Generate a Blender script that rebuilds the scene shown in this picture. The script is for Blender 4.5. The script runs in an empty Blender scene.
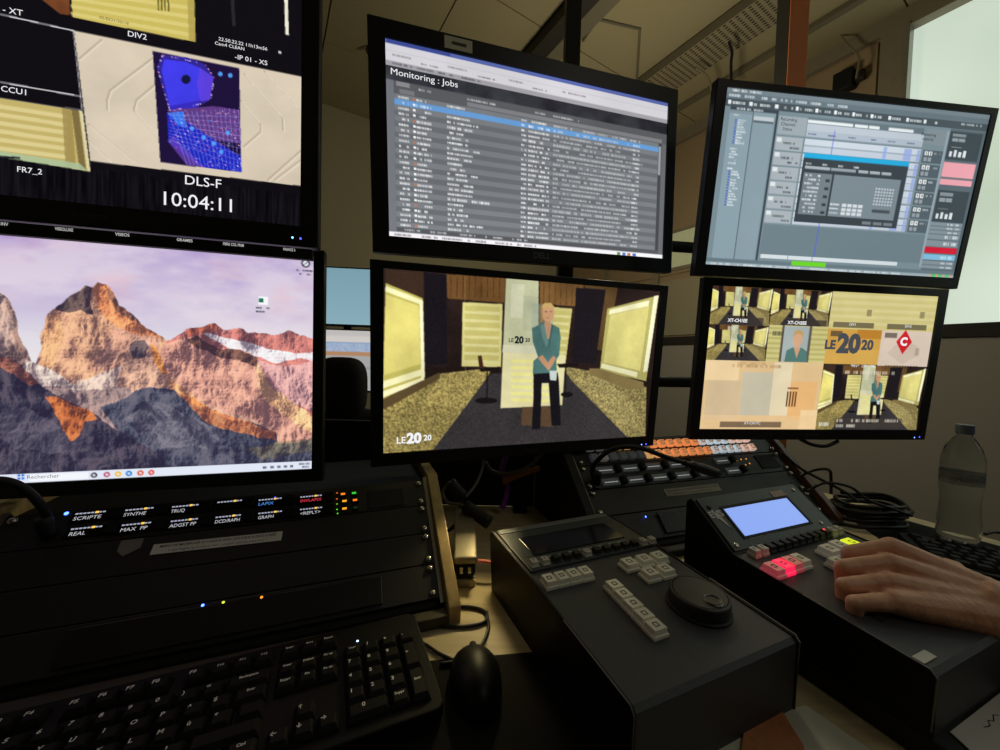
import bpy, bmesh, math, random
import numpy as np
from mathutils import Matrix, Vector

SC = bpy.context.scene
COL = SC.collection
random.seed(7)
Z0 = 1.07                      # eye height above the floor; all "rel" points are relative to the eye

# ------------------------------------------------------------------ camera
FPX, PITCH, ROLL = 376.0, math.radians(2.0), math.radians(1.5)
cam_data = bpy.data.cameras.new('camera')
cam_data.sensor_width = 36.0
cam_data.lens = FPX * 36.0 / 1000.0
cam_data.clip_start = 0.01
cam = bpy.data.objects.new('camera', cam_data)
COL.objects.link(cam)
cam.matrix_world = (Matrix.Translation((0, 0, Z0)) @ Matrix.Rotation(math.pi / 2 - PITCH, 4, 'X')
                    @ Matrix.Rotation(ROLL, 4, 'Z'))
SC.camera = cam

# ------------------------------------------------------------------ world, exposure
world = bpy.data.worlds.new('room_ambience')
SC.world = world
world.use_nodes = True
bgn = world.node_tree.nodes['Background']
bgn.inputs[0].default_value = (1.0, 0.86, 0.66, 1)
bgn.inputs[1].default_value = 0.008
SC.view_settings.view_transform = 'Standard'
SC.view_settings.look = 'None'
SC.view_settings.exposure = 0.0
SC.view_settings.gamma = 1.0
SC.view_settings.use_curve_mapping = False
SC.cycles.use_denoising = True
SC.cycles.max_bounces = 6


def add_light(name, kind, loc, energy, color, size=0.1, rot=(0, 0, 0), **kw):
    d = bpy.data.lights.new(name, kind)
    d.energy = energy
    d.color = color
    if kind == 'AREA':
        d.size = size
    else:
        d.shadow_soft_size = size
    for k, v in kw.items():
        setattr(d, k, v)
    o = bpy.data.objects.new(name, d)
    o.location = (loc[0], loc[1], loc[2] + Z0)
    o.rotation_euler = rot
    COL.objects.link(o)
    return o


# added unseen fill light, right and behind the camera, brightening hand and pad
add_light('added_fill_light', 'AREA', (1.2, -0.5, 1.42), 2.2, (1.0, 0.92, 0.80), 0.5)
# added unseen light beyond the screens, brightening the ceiling and walls
add_light('added_background_light', 'POINT', (0.48, 1.50, 0.62), 10.5, (1.0, 0.92, 0.66), 0.12)
# warm lamp under the centre screens, pointing down at the desk
_src, _dst = Vector((-0.005, 0.585, -0.17)), Vector((-0.047, 0.447, -0.33))
add_light('desk_lamp_light', 'SPOT', _src, 0.75, (1.0, 0.80, 0.38), 0.010,
          (_dst - _src).to_track_quat('-Z', 'Y').to_euler(), spot_size=math.radians(78), spot_blend=0.8)

# ------------------------------------------------------------------ photo pixel <-> direction
_cp, _sp, _cr, _sr = math.cos(PITCH), math.sin(PITCH), math.cos(ROLL), math.sin(ROLL)


def ray(u, v):
    a, b = u - 500.0, v - 375.0
    a, b = _cr * a + _sr * b, -_sr * a + _cr * b
    d0, d1, d2 = a / FPX, 1.0, -b / FPX
    return np.array([d0, _cp * d1 + _sp * d2, -_sp * d1 + _cp * d2])


def onz(u, v, z):
    r = ray(u, v)
    return r * (z / r[2])


def ony(u, v, y):
    r = ray(u, v)
    return r * (y / r[1])


class Frame:
    """A placed plane: pos (rel), yaw about Z, tilt about X, roll about Y. x right, z up the plane, -y its front."""

    def __init__(s, pos, yaw=0.0, tilt=0.0, roll=0.0):
        s.pos = np.array(pos, float)
        s.m = Matrix.Rotation(yaw, 3, 'Z') @ Matrix.Rotation(tilt, 3, 'X') @ Matrix.Rotation(roll, 3, 'Y')
        s.R = np.array(s.m)

    def mat(s):
        return Matrix.Translation((s.pos[0], s.pos[1], s.pos[2] + Z0)) @ s.m.to_4x4()

    def px(s, u, v, y=0.0):
        """local x, z where the photo pixel's ray meets the local plane at y"""
        r = s.R.T @ ray(u, v)
        p = s.R.T @ s.pos
        t = (p[1] + y) / r[1]
        q = r * t - p
        return float(q[0]), float(q[2])

    def pz(s, u, v, z=0.0):
        """local x, y where the pixel's ray meets the local plane at z"""
        r = s.R.T @ ray(u, v)
        p = s.R.T @ s.pos
        t = (p[2] + z) / r[2]
        q = r * t - p
        return float(q[0]), float(q[1])


# ------------------------------------------------------------------ materials
def lin(c):
    out = []
    for x in c[:3]:
        x = x / 255.0
        out.append(x / 12.92 if x <= 0.04045 else ((x + 0.055) / 1.055) ** 2.4)
    return tuple(out)


MATS = {}


def mat(name, rgb, rough=0.5, metal=0.0, noise=0.12, scale=40.0, bump=0.0, emit=0.0, emit_rgb=None, trans=0.0,
        ior=1.45, spec=0.5, sss=0.0):
    if name in MATS:
        return MATS[name]
    m = bpy.data.materials.new(name)
    m.use_nodes = True
    nt = m.node_tree
    b = nt.nodes['Principled BSDF']
    c = lin(rgb)
    b.inputs['Base Color'].default_value = (*c, 1)
    b.inputs['Roughness'].default_value = rough
    b.inputs['Metallic'].default_value = metal
    b.inputs['IOR'].default_value = ior
    b.inputs['Specular IOR Level'].default_value = spec
    if trans:
        b.inputs['Transmission Weight'].default_value = trans
    if sss:
        b.inputs['Subsurface Weight'].default_value = sss
        b.inputs['Subsurface Radius'].default_value = (0.008, 0.003, 0.0015)
        b.inputs['Subsurface Scale'].default_value = 1.0
    if noise or bump:
        tc = nt.nodes.new('ShaderNodeTexCoord')
        n = nt.nodes.new('ShaderNodeTexNoise')
        n.inputs['Scale'].default_value = scale
        n.inputs['Detail'].default_value = 4
        nt.links.new(tc.outputs['Object'], n.inputs['Vector'])
        if noise:
            r = nt.nodes.new('ShaderNodeMapRange')
            r.inputs[3].default_value = 1 - noise
            r.inputs[4].default_value = 1 + noise
            nt.links.new(n.outputs['Fac'], r.inputs[0])
            mx = nt.nodes.new('ShaderNodeVectorMath')
            mx.operation = 'SCALE'
            mx.inputs[0].default_value = c
            nt.links.new(r.outputs[0], mx.inputs['Scale'])
            nt.links.new(mx.outputs[0], b.inputs['Base Color'])
        if bump:
            bp = nt.nodes.new('ShaderNodeBump')
            bp.inputs['Strength'].default_value = bump
            bp.inputs['Distance'].default_value = 0.002
            nt.links.new(n.outputs['Fac'], bp.inputs['Height'])
            nt.links.new(bp.outputs[0], b.inputs['Normal'])
    if emit:
        b.inputs['Emission Color'].default_value = (*lin(emit_rgb or rgb), 1)
        b.inputs['Emission Strength'].default_value = emit
    MATS[name] = m
    return m


def wood_mat(name, dark, light, scale=6.0, rough=0.45, axis=0):
    m = bpy.data.materials.new(name)
    m.use_nodes = True
    nt = m.node_tree
    b = nt.nodes['Principled BSDF']
    tc = nt.nodes.new('ShaderNodeTexCoord')
    mp = nt.nodes.new('ShaderNodeMapping')
    sv = [scale * 6] * 3
    sv[axis] = scale * 0.5
    mp.inputs['Scale'].default_value = sv
    n = nt.nodes.new('ShaderNodeTexNoise')
    n.inputs['Scale'].default_value = 2.0
    n.inputs['Detail'].default_value = 6
    n.inputs['Distortion'].default_value = 0.6
    r = nt.nodes.new('ShaderNodeValToRGB')
    r.color_ramp.elements[0].color = (*lin(dark), 1)
    r.color_ramp.elements[1].color = (*lin(light), 1)
    r.color_ramp.elements[0].position = 0.3
    r.color_ramp.elements[1].position = 0.7
    nt.links.new(tc.outputs['Object'], mp.inputs[0])
    nt.links.new(mp.outputs[0], n.inputs[0])
    nt.links.new(n.outputs['Fac'], r.inputs[0])
    nt.links.new(r.outputs[0], b.inputs['Base Color'])
    b.inputs['Roughness'].default_value = rough
    return m


def emit_mat(name, rgb, strength=1.0):
    if name in MATS:
        return MATS[name]
    m = bpy.data.materials.new(name)
    m.use_nodes = True
    nt = m.node_tree
    nt.nodes.clear()
    e = nt.nodes.new('ShaderNodeEmission')
    e.inputs[0].default_value = (*lin(rgb), 1)
    e.inputs[1].default_value = strength
    o = nt.nodes.new('ShaderNodeOutputMaterial')
    nt.links.new(e.outputs[0], o.inputs[0])
    MATS[name] = m
    return m


def screen_mat():
    m = bpy.data.materials.new('lit_display')
    m.use_nodes = True
    nt = m.node_tree
    b = nt.nodes['Principled BSDF']
    b.inputs['Base Color'].default_value = (0.006, 0.006, 0.007, 1)
    b.inputs['Roughness'].default_value = 0.45
    b.inputs['Specular IOR Level'].default_value = 0.2
    a = nt.nodes.new('ShaderNodeAttribute')
    a.attribute_name = 'picture'
    nt.links.new(a.outputs['Color'], b.inputs['Emission Color'])
    b.inputs['Emission Strength'].default_value = 1.0
    return m


SCREEN = screen_mat()
M_BEZEL = mat('black_bezel', (22, 21, 21), 0.42, noise=0.1)
M_HOUSE = mat('black_housing', (18, 18, 18), 0.6)
M_BLACK = mat('matte_black', (16, 16, 17), 0.65)
M_BLACKP = mat('black_powder_coat', (62, 62, 66), 0.5, bump=0.25, scale=900, noise=0.06)
M_SIDE = mat('black_side_plate', (9, 9, 10), 0.55, spec=0.3)
M_RACK = mat('black_rack_panel', (34, 33, 33), 0.45, bump=0.1, scale=600)
M_STEEL = mat('bright_screw', (190, 185, 175), 0.25, 1.0, 0.05)
M_RUBBER = mat('black_rubber', (18, 18, 18), 0.5)
M_KEY = mat('black_key', (11, 11, 12), 0.6, spec=0.25)
M_LEG = mat('key_legend_print', (245, 245, 245), 0.6, noise=0)
M_WHITEP = mat('white_paper', (215, 212, 205), 0.8, noise=0.04)
M_INK = mat('printed_ink', (30, 30, 32), 0.8, noise=0)
M_CLEARKEY = mat('clear_white_button', (205, 200, 185), 0.25, noise=0.1, scale=300)
M_GREYKEY = mat('grey_button', (196, 192, 182), 0.4)
M_LOGO = mat('dim_logo_print', (62, 60, 58), 0.5, noise=0)
M_PRINT = mat('white_print', (200, 200, 198), 0.6, noise=0)
M_CHROME = mat('edge_metal', (150, 146, 140), 0.3, 1.0, 0.05)


# ------------------------------------------------------------------ object helpers
def tag(o, label=None, cat=None, group=None, kind=None):
    if label:
        o['label'] = label
    if cat:
        o['category'] = cat
    if group:
        o['group'] = group
    if kind:
        o['kind'] = kind
    return o


def empty(name, m4, label, cat, group=None):
    o = bpy.data.objects.new(name, None)
    o.empty_display_size = 0.03
    COL.objects.link(o)
    o.matrix_world = m4
    return tag(o, label, cat, group)


def link(name, me, m, parent=None, m4=None, smooth=False):
    if m is not None and not me.materials:
        me.materials.append(m)
    o = bpy.data.objects.new(name, me)
    COL.objects.link(o)
    if parent is not None:
        o.parent = parent
        if m4 is not None:
            o.matrix_local = m4
    elif m4 is not None:
        o.matrix_world = m4
    if smooth:
        for p in me.polygons:
            p.use_smooth = True
    return o


def T(x, y, z):
    return Matrix.Translation((x, y, z))


def W(p):
    return Matrix.Translation((p[0], p[1], p[2] + Z0))


def me_from(bm, name='mesh'):
    bmesh.ops.recalc_face_normals(bm, faces=bm.faces)
    me = bpy.data.meshes.new(name)
    bm.to_mesh(me)
    bm.free()
    return me


_boxcache = {}


def box_mesh(sx, sy, sz, bevel=0.0, seg=2):
    k = (round(sx, 5), round(sy, 5), round(sz, 5), round(bevel, 5), seg)
    bm = bmesh.new()
    bmesh.ops.create_cube(bm, size=1.0)
    bmesh.ops.scale(bm, vec=(sx, sy, sz), verts=bm.verts)
    if bevel:
        bmesh.ops.bevel(bm, geom=list(bm.edges), offset=bevel, segments=seg, affect='EDGES', profile=0.5)
    return me_from(bm, 'box')


def box(name, size, loc, m, parent=None, bevel=0.0, seg=2, rot=None):
    me = box_mesh(*size, bevel, seg)
    m4 = T(*loc)
    if rot is not None:
        m4 = m4 @ rot
    return link(name, me, m, parent, m4)


def prism_mesh(poly, a0, a1, plane='YZ', bevel=0.0):
    """extrude a 2D polygon; plane names the polygon's axes, a0..a1 the range on the third"""
    bm = bmesh.new()
    def P(q, a):
        if plane == 'YZ':
            return (a, q[0], q[1])
        if plane == 'XZ':
            return (q[0], a, q[1])
        return (q[0], q[1], a)
    v0 = [bm.verts.new(P(q, a0)) for q in poly]
    v1 = [bm.verts.new(P(q, a1)) for q in poly]
    bm.faces.new(v0)
    bm.faces.new(v1[::-1])
    n = len(poly)
    for i in range(n):
        bm.faces.new((v0[i], v1[i], v1[(i + 1) % n], v0[(i + 1) % n]))
    if bevel:
        bmesh.ops.recalc_face_normals(bm, faces=bm.faces)
        bmesh.ops.bevel(bm, geom=list(bm.edges), offset=bevel, segments=2, affect='EDGES', profile=0.5)
    return me_from(bm, 'prism')


def lathe_mesh(prof, n=40):
    """prof: list of (r, z) about Z"""
    bm = bmesh.new()
    rings = []
    for r, z in prof:
        if r < 1e-6:
            rings.append([bm.verts.new((0, 0, z))])
        else:
            rings.append([bm.verts.new((r * math.cos(2 * math.pi * i / n), r * math.sin(2 * math.pi * i / n), z)) for i in range(n)])
    for a, b in zip(rings, rings[1:]):
        for i in range(n):
            j = (i + 1) % n
            if len(a) == 1 and len(b) == 1:
                continue
            if len(a) == 1:
                bm.faces.new((a[0], b[i], b[j]))
            elif len(b) == 1:
                bm.faces.new((a[i], b[0], a[j]))
            else:
                bm.faces.new((a[i], b[i], b[j], a[j]))
    return me_from(bm, 'lathe')


def catmull(pts, sub=8):
    P = [np.array(p, float) for p in pts]
    P = [2 * P[0] - P[1]] + P + [2 * P[-1] - P[-2]]
    out = []
    for i in range(1, len(P) - 2):
        for k in range(sub):
            t = k / sub
            a, b, c, d = P[i - 1], P[i], P[i + 1], P[i + 2]
            out.append(0.5 * (2 * b + (c - a) * t + (2 * a - 5 * b + 4 * c - d) * t * t + (3 * b - a - 3 * c + d) * t ** 3))
    out.append(P[-2])
    return out


def tube_mesh(pts, r, n=8, sub=8, caps=True):
    pts = catmull(pts, sub) if sub else [np.array(p, float) for p in pts]
    N = len(pts)
    rr = r if callable(r) else (lambda t: r)
    bm = bmesh.new()
    rings = []
    up = np.array([0.0, 0.0, 1.0])
    prev = None
    for i, p in enumerate(pts):
        d = pts[min(i + 1, N - 1)] - pts[max(i - 1, 0)]
        d = d / (np.linalg.norm(d) + 1e-12)
        if prev is None:
            a = np.cross(d, up)
            if np.linalg.norm(a) < 1e-3:
                a = np.cross(d, np.array([1.0, 0, 0]))
        else:
            a = prev - d * np.dot(prev, d)
        a /= np.linalg.norm(a) + 1e-12
        prev = a
        b = np.cross(d, a)
        q = rr(i / (N - 1))
        rings.append([bm.verts.new(p + q * (a * math.cos(2 * math.pi * k / n) + b * math.sin(2 * math.pi * k / n))) for k in range(n)])
    for A, B in zip(rings, rings[1:]):
        for k in range(n):
            bm.faces.new((A[k], A[(k + 1) % n], B[(k + 1) % n], B[k]))
    if caps:
        bm.faces.new(rings[0][::-1])
        bm.faces.new(rings[-1])
    return me_from(bm, 'tube')


def cable(name, pts, r, m, label, cat='cable', group=None, n=8):
    """rel points; origin at the first point"""
    o0 = np.array(pts[0], float)
    me = tube_mesh([np.array(p, float) - o0 for p in pts], r, n)
    o = link(name, me, m, None, W(o0), smooth=True)
    return tag(o, label, cat, group)


def ring_mesh(w, h, bl, br, bt, bb, y0, y1, bevel=0.0015):
    """a frame round a w x h opening centred at 0, borders left/right/top/bottom, from y0 (front) to y1"""
    bm = bmesh.new()
    X = [-w / 2 - bl, -w / 2, w / 2, w / 2 + br]
    Zs = [-h / 2 - bb, -h / 2, h / 2, h / 2 + bt]
    def q(xs, zs, y):
        return [bm.verts.new((xs[0], y, zs[0])), bm.verts.new((xs[1], y, zs[0])), bm.verts.new((xs[1], y, zs[1])), bm.verts.new((xs[0], y, zs[1]))]
    of, inf = q((X[0], X[3]), (Zs[0], Zs[3]), y0), q((X[1], X[2]), (Zs[1], Zs[2]), y0)
    ob, ib = q((X[0], X[3]), (Zs[0], Zs[3]), y1), q((X[1], X[2]), (Zs[1], Zs[2]), y1)
    for i in range(4):
        j = (i + 1) % 4
        bm.faces.new((of[i], of[j], inf[j], inf[i]))
        bm.faces.new((ob[i], ib[i], ib[j], ob[j]))
        bm.faces.new((of[i], ob[i], ob[j], of[j]))
        bm.faces.new((inf[i], inf[j], ib[j], ib[i]))
    bmesh.ops.recalc_face_normals(bm, faces=bm.faces)
    if bevel:
        ed = [e for e in bm.edges if all(v in of for v in e.verts)] + [e for e in bm.edges if (e.verts[0] in of and e.verts[1] in ob) or (e.verts[1] in of and e.verts[0] in ob)]
        bmesh.ops.bevel(bm, geom=ed, offset=bevel, segments=2, affect='EDGES', profile=0.5)
    return me_from(bm, 'frame')


_dg = None


def text_mesh(s, size, bold=0.0, shear=0.0, extrude=0.0, align='CENTER', width=None, plane='XZ'):
    cu = bpy.data.curves.new('lettering', 'FONT')
    cu.body = s
    cu.size = size
    cu.offset = bold * size
    cu.shear = shear
    cu.align_x = align
    cu.align_y = 'CENTER'
    cu.resolution_u = 3
    cu.extrude = extrude
    o = bpy.data.objects.new('lettering', cu)
    COL.objects.link(o)
    bpy.context.view_layer.update()
    me = bpy.data.meshes.new_from_object(o.evaluated_get(bpy.context.evaluated_depsgraph_get()))
    bpy.data.objects.remove(o)
    bpy.data.curves.remove(cu)
    me.materials.clear()
    co = np.empty(len(me.vertices) * 3)
    if len(co):
        me.vertices.foreach_get('co', co)
        co = co.reshape(-1, 3)
        if width:
            ww = co[:, 0].max() - co[:, 0].min()
            co[:, 0] *= width / max(ww, 1e-6)
        if plane == 'XZ':
            co = np.stack([co[:, 0], -co[:, 2], co[:, 1]], 1)
        me.vertices.foreach_set('co', co.ravel())
    me.update()
    return me


def text(name, s, size, loc, m, parent, **kw):
    return link(name, text_mesh(s, size, **kw), m, parent, T(*loc))


# ------------------------------------------------------------------ picture painting (display contents)
rng = np.random.default_rng(5)


def vnoise(h, w, sy, sx, seed=0):
    g = np.random.default_rng(seed)
    gy, gx = int(h / sy) + 3, int(w / sx) + 3
    a = g.random((gy, gx))
    yy, xx = np.mgrid[0:h, 0:w]
    y, x = yy / sy, xx / sx
    i, j = y.astype(int), x.astype(int)
    fy, fx = y - i, x - j
    fy, fx = fy * fy * (3 - 2 * fy), fx * fx * (3 - 2 * fx)
    return (a[i, j] * (1 - fy) * (1 - fx) + a[i + 1, j] * fy * (1 - fx) + a[i, j + 1] * (1 - fy) * fx + a[i + 1, j + 1] * fy * fx)


def fbm(h, w, s, seed=0, ay=1.0, o=5):
    out = np.zeros((h, w))
    amp, tot = 1.0, 0.0
    for k in range(o):
        ss = max(s / 2 ** k, 1.5)
        out += amp * vnoise(h, w, max(ss * ay, 1.5), ss, seed + k * 13)
        tot += amp
        amp *= 0.55
    return out / tot


class Canvas:
    def __init__(s, w, h, frame=None, sw=0.531, sh=0.299, bg=(0, 0, 0)):
        s.w, s.h, s.frame, s.sw, s.sh = w, h, frame, sw, sh
        s.a = np.zeros((h, w, 3)) + np.array(bg, float)
        s.src = (0, 0, 1.0)

    def uv(s, x, y):
        """crop coordinates of the photograph -> u, v of the display"""
        ox, oy, k = s.src
        lx, lz = s.frame.px(x / k + ox, y / k + oy)
        return lx / s.sw + 0.5, 0.5 - lz / s.sh

    def mask(s, pts, soft=0):
        P = np.array([(u * s.w, v * s.h) for u, v in pts])
        x0, y0 = np.floor(P.min(0)).astype(int)
        x1, y1 = np.ceil(P.max(0)).astype(int) + 1
        x0, y0, x1, y1 = max(x0, 0), max(y0, 0), min(x1, s.w), min(y1, s.h)
        if x1 <= x0 or y1 <= y0:
            return None
        yy, xx = np.mgrid[y0:y1, x0:x1]
        yy, xx = yy + 0.5, xx + 0.5
        ins = np.zeros(yy.shape, bool)
        n = len(P)
        for i in range(n):
            (ax, ay), (bx, by) = P[i], P[(i + 1) % n]
            if ay == by:
                continue
            c = ((ay > yy) != (by > yy)) & (xx < (bx - ax) * (yy - ay) / (by - ay) + ax)
            ins ^= c
        return (slice(y0, y1), slice(x0, x1)), ins

    def fill(s, pts, col, alpha=1.0, tex=None, amt=0.0):
        r = s.mask(pts)
        if r is None:
            return
        sl, ins = r
        c = np.zeros(ins.shape + (3,)) + np.array(col, float)
        if tex is not None:
            c = c * (1 + amt * (tex[sl][..., None] - 0.5) * 2)
        al = (alpha[sl] if isinstance(alpha, np.ndarray) else alpha)
        al = (ins * al)[..., None]
        s.a[sl] = s.a[sl] * (1 - al) + c * al

    def poly(s, pts, col, alpha=1.0, tex=None, amt=0.0):
        s.fill([s.uv(*p) for p in pts], col, alpha, tex, amt)

    def rect(s, u0, v0, u1, v1, col, alpha=1.0):
        a, b, c, d = int(round(u0 * s.w)), int(round(v0 * s.h)), int(round(u1 * s.w)), int(round(v1 * s.h))
        c, d = max(c, a + 1), max(d, b + 1)
        s.a[max(b, 0):d, max(a, 0):c] = s.a[max(b, 0):d, max(a, 0):c] * (1 - alpha) + np.array(col, float) * alpha

    def line(s, p, q, wpx, col, alpha=1.0, conv=True):
        a = np.array(s.uv(*p) if conv else p) * (s.w, s.h)
        b = np.array(s.uv(*q) if conv else q) * (s.w, s.h)
        d = b - a
        n = np.array([-d[1], d[0]]) / (np.hypot(*d) + 1e-9) * wpx / 2
        s.fill([tuple((a + n) / (s.w, s.h)), tuple((b + n) / (s.w, s.h)), tuple((b - n) / (s.w, s.h)), tuple((a - n) / (s.w, s.h))], col, alpha)

    def words(s, u0, v, u1, hgt, col, seed=0, alpha=0.8):
        """unreadable small print as little strokes"""
        g = random.Random(seed)
        u = u0
        while u < u1:
            ln = g.uniform(0.004, 0.012)
            if g.random() > 0.18:
                s.rect(u, v, min(u + ln * 0.85, u1), v + hgt, col, alpha * g.uniform(0.6, 1.0))
            u += ln

    def paste(s, img, pts):
        """paste another picture into a quad given as TL, TR, BR, BL in u, v (treated as a parallelogram)"""
        P = np.array(pts, float)
        x0, y0 = P.min(0) * (s.w, s.h)
        x1, y1 = P.max(0) * (s.w, s.h)
        x0, y0, x1, y1 = max(int(x0), 0), max(int(y0), 0), min(int(x1) + 1, s.w), min(int(y1) + 1, s.h)
        yy, xx = np.mgrid[y0:y1, x0:x1]
        q = np.stack([(xx + 0.5) / s.w, (yy + 0.5) / s.h], -1) - P[0]
        A = np.stack([P[1] - P[0], P[3] - P[0]], 1)
        st = q @ np.linalg.inv(A).T
        ok = (st[..., 0] >= 0) & (st[..., 0] < 1) & (st[..., 1] >= 0) & (st[..., 1] < 1)
        ih, iw = img.shape[:2]
        sx = np.clip((st[..., 0] * iw).astype(int), 0, iw - 1)
        sy = np.clip((st[..., 1] * ih).astype(int), 0, ih - 1)
        reg = s.a[y0:y1, x0:x1]
        reg[ok] = img[sy, sx][ok]

    def down(s):
        a = s.a[:s.h // 2 * 2, :s.w // 2 * 2]
        return (a[0::2, 0::2] + a[1::2, 0::2] + a[0::2, 1::2] + a[1::2, 1::2]) / 4


def display_mesh(img, w, h):
    """img: rows x cols x 3 in display values 0..255 -> a flat grid carrying the picture as a colour attribute"""
    H, Wd = img.shape[:2]
    xs = np.linspace(-w / 2, w / 2, Wd)
    zs = np.linspace(h / 2, -h / 2, H)
    co = np.zeros((H, Wd, 3), np.float32)
    co[..., 0] = xs[None]
    co[..., 2] = zs[:, None]
    idx = np.arange(H * Wd).reshape(H, Wd)
    f = np.stack([idx[:-1, :-1], idx[1:, :-1], idx[1:, 1:], idx[:-1, 1:]], -1).reshape(-1, 4)
    me = bpy.data.meshes.new('display')
    me.vertices.add(H * Wd)
    me.vertices.foreach_set('co', co.ravel())
    nf = len(f)
    me.loops.add(nf * 4)
    me.polygons.add(nf)
    me.loops.foreach_set('vertex_index', f.ravel().astype(np.int32))
    me.polygons.foreach_set('loop_start', np.arange(0, nf * 4, 4, dtype=np.int32))
    me.update(calc_edges=True)
    v = np.clip(img, 0, 255) / 255.0
    v = np.where(v <= 0.04045, v / 12.92, ((v + 0.055) / 1.055) ** 2.4)
    c = np.ones((H, Wd, 4), np.float32)
    c[..., :3] = v
    at = me.color_attributes.new('picture', 'FLOAT_COLOR', 'POINT')
    at.data.foreach_set('color', c.ravel())
    return me


# ================================================================== THE ROOM
YAW_R = math.radians(31.7)                     # the room's long axis points away to the left
RM = Matrix.Rotation(YAW_R, 4, 'Z')            # room axes: x = n (towards the window wall), y = d (away)
ROOM = T(0, 0, Z0) @ RM
RN = np.array(RM.to_3x3())
WALL_N, FAR_D, CEIL, FLOOR = 2.234, 2.51, 1.50, -Z0
LEFT_N, BACK_D = -1.9, -2.2


def room_pt(p):
    q = RN.T @ np.array(p)
    return q


def wall_px(u, v):
    """(d, z) on the window wall under a photo pixel"""
    r = RN.T @ ray(u, v)
    q = r * (WALL_N / r[0])
    return float(q[1]), float(q[2])


def ceil_px(u, v, z=CEIL):
    q = RN.T @ onz(u, v, z)
    return float(q[0]), float(q[1])


M_WALL = mat('painted_wall', (172, 162, 134), 0.85, noise=0.05, scale=3, bump=0.05)
M_LOWER = mat('grey_lower_wall', (176, 170, 160), 0.8, noise=0.05, scale=3)
M_CEIL = mat('ceiling_board', (168, 155, 122), 0.9, noise=0.06, scale=2, bump=0.1)
M_BEAM = mat('grey_beam', (120, 112, 92), 0.8, noise=0.08, scale=5)
M_DARKB = mat('dark_band', (48, 44, 40), 0.6)
M_BROWN = mat('brown_partition', (172, 148, 116), 0.7, noise=0.08, scale=6)
M_FLOOR = mat('floor_vinyl', (70, 66, 60), 0.6, noise=0.1, scale=8)
M_FRAME = mat('window_frame', (150, 138, 118), 0.5)


def struct(name, me, m, m4=None, parent=None, label=None):
    o = link(name, me, m, parent, m4)
    if parent is None:
        o['kind'] = 'structure'
        if label:
            o['label'] = label
    return o


def rbox(name, n0, n1, d0, d1, z0, z1, m, parent=None, bevel=0.0):
    me = box_mesh(n1 - n0, d1 - d0, z1 - z0, bevel)
    c = T((n0 + n1) / 2, (d0 + d1) / 2, (z0 + z1) / 2)
    if parent is None:
        return struct(name, me, m, ROOM @ c)
    return link(name, me, m, parent, parent.matrix_world.inverted() @ ROOM @ c)


floor = rbox('floor', LEFT_N, WALL_N, BACK_D, FAR_D, FLOOR - 0.1, FLOOR, M_FLOOR)
wall_far = rbox('wall_far', LEFT_N, WALL_N + 0.1, FAR_D, FAR_D + 0.1, FLOOR, CEIL + 0.1, M_WALL)
wall_left = rbox('wall_left', LEFT_N - 0.1, LEFT_N, BACK_D, FAR_D + 0.1, FLOOR, CEIL + 0.1, M_WALL)
# window wall: low wall, dark band, brown panels, frosted window
SILL0, SILL1, WTOP = 0.14, 0.19, 1.435
wall_right = rbox('wall_right', WALL_N, WALL_N + 0.1, BACK_D, FAR_D, FLOOR, SILL0, M_LOWER)
bpy.context.view_layer.update()
rbox('trim_1', WALL_N - 0.012, WALL_N + 0.1, BACK_D, FAR_D, SILL0, SILL1, M_DARKB)
rbox('trim_2', WALL_N - 0.006, WALL_N + 0.1, BACK_D, FAR_D, WTOP, CEIL, M_FRAME)
W_D = 0.492                                     # left edge of the frosted window
wtop = rbox('trim_3', WALL_N - 0.006, WALL_N + 0.1, W_D + 0.012, W_D + 0.085, SILL1, WTOP, M_FRAME)
PAN0 = W_D + 0.085
# brown panels between window and far corner
panel_wall = rbox('wall_panelled', WALL_N + 0.02, WALL_N + 0.1, PAN0, FAR_D, SILL1, WTOP, M_BROWN)
bpy.context.view_layer.update()
pw = (0.84, 1.12, 1.15, 1.75, 2.48)
for i, (a, b) in enumerate(((PAN0 + 0.01, 0.845), (0.90, 1.20), (1.25, 1.62), (1.67, 2.06), (2.10, 2.48))):
    for z0_, z1_ in ((SILL1 + 0.012, 0.56), (0.60, WTOP - 0.012)):
        rbox('panel', WALL_N + 0.008, WALL_N + 0.02, a, b, z0_, z1_, M_BROWN if z0_ > 0.5 else M_WALL, panel_wall, 0.002)
for i, d_ in enumerate((0.872, 1.225, 1.645, 2.08)):
    rbox('post', WALL_N - 0.004, WALL_N + 0.02, d_ - 0.022, d_ + 0.022, SILL1, WTOP, M_FRAME, panel_wall)


def frosted():
    m = bpy.data.materials.new('frosted_backlit_glass')
    m.use_nodes = True
    nt = m.node_tree
    b = nt.nodes['Principled BSDF']
    b.inputs['Base Color'].default_value = (0.5, 0.55, 0.5, 1)
    b.inputs['Roughness'].default_value = 0.6
    n = nt.nodes.new('ShaderNodeTexNoise')
    n.inputs['Scale'].default_value = 1.3
    tc = nt.nodes.new('ShaderNodeTexCoord')
    r = nt.nodes.new('ShaderNodeValToRGB')
    r.color_ramp.elements[0].position = 0.3
    r.color_ramp.elements[1].position = 0.75
    r.color_ramp.elements[0].color = (*lin((176, 194, 174)), 1)
    r.color_ramp.elements[1].color = (*lin((212, 226, 212)), 1)
    nt.links.new(tc.outputs['Object'], n.inputs[0])
    nt.links.new(n.outputs['Fac'], r.inputs[0])
    nt.links.new(r.outputs[0], b.inputs['Emission Color'])
    b.inputs['Emission Strength'].default_value = 0.95
    return m


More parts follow.
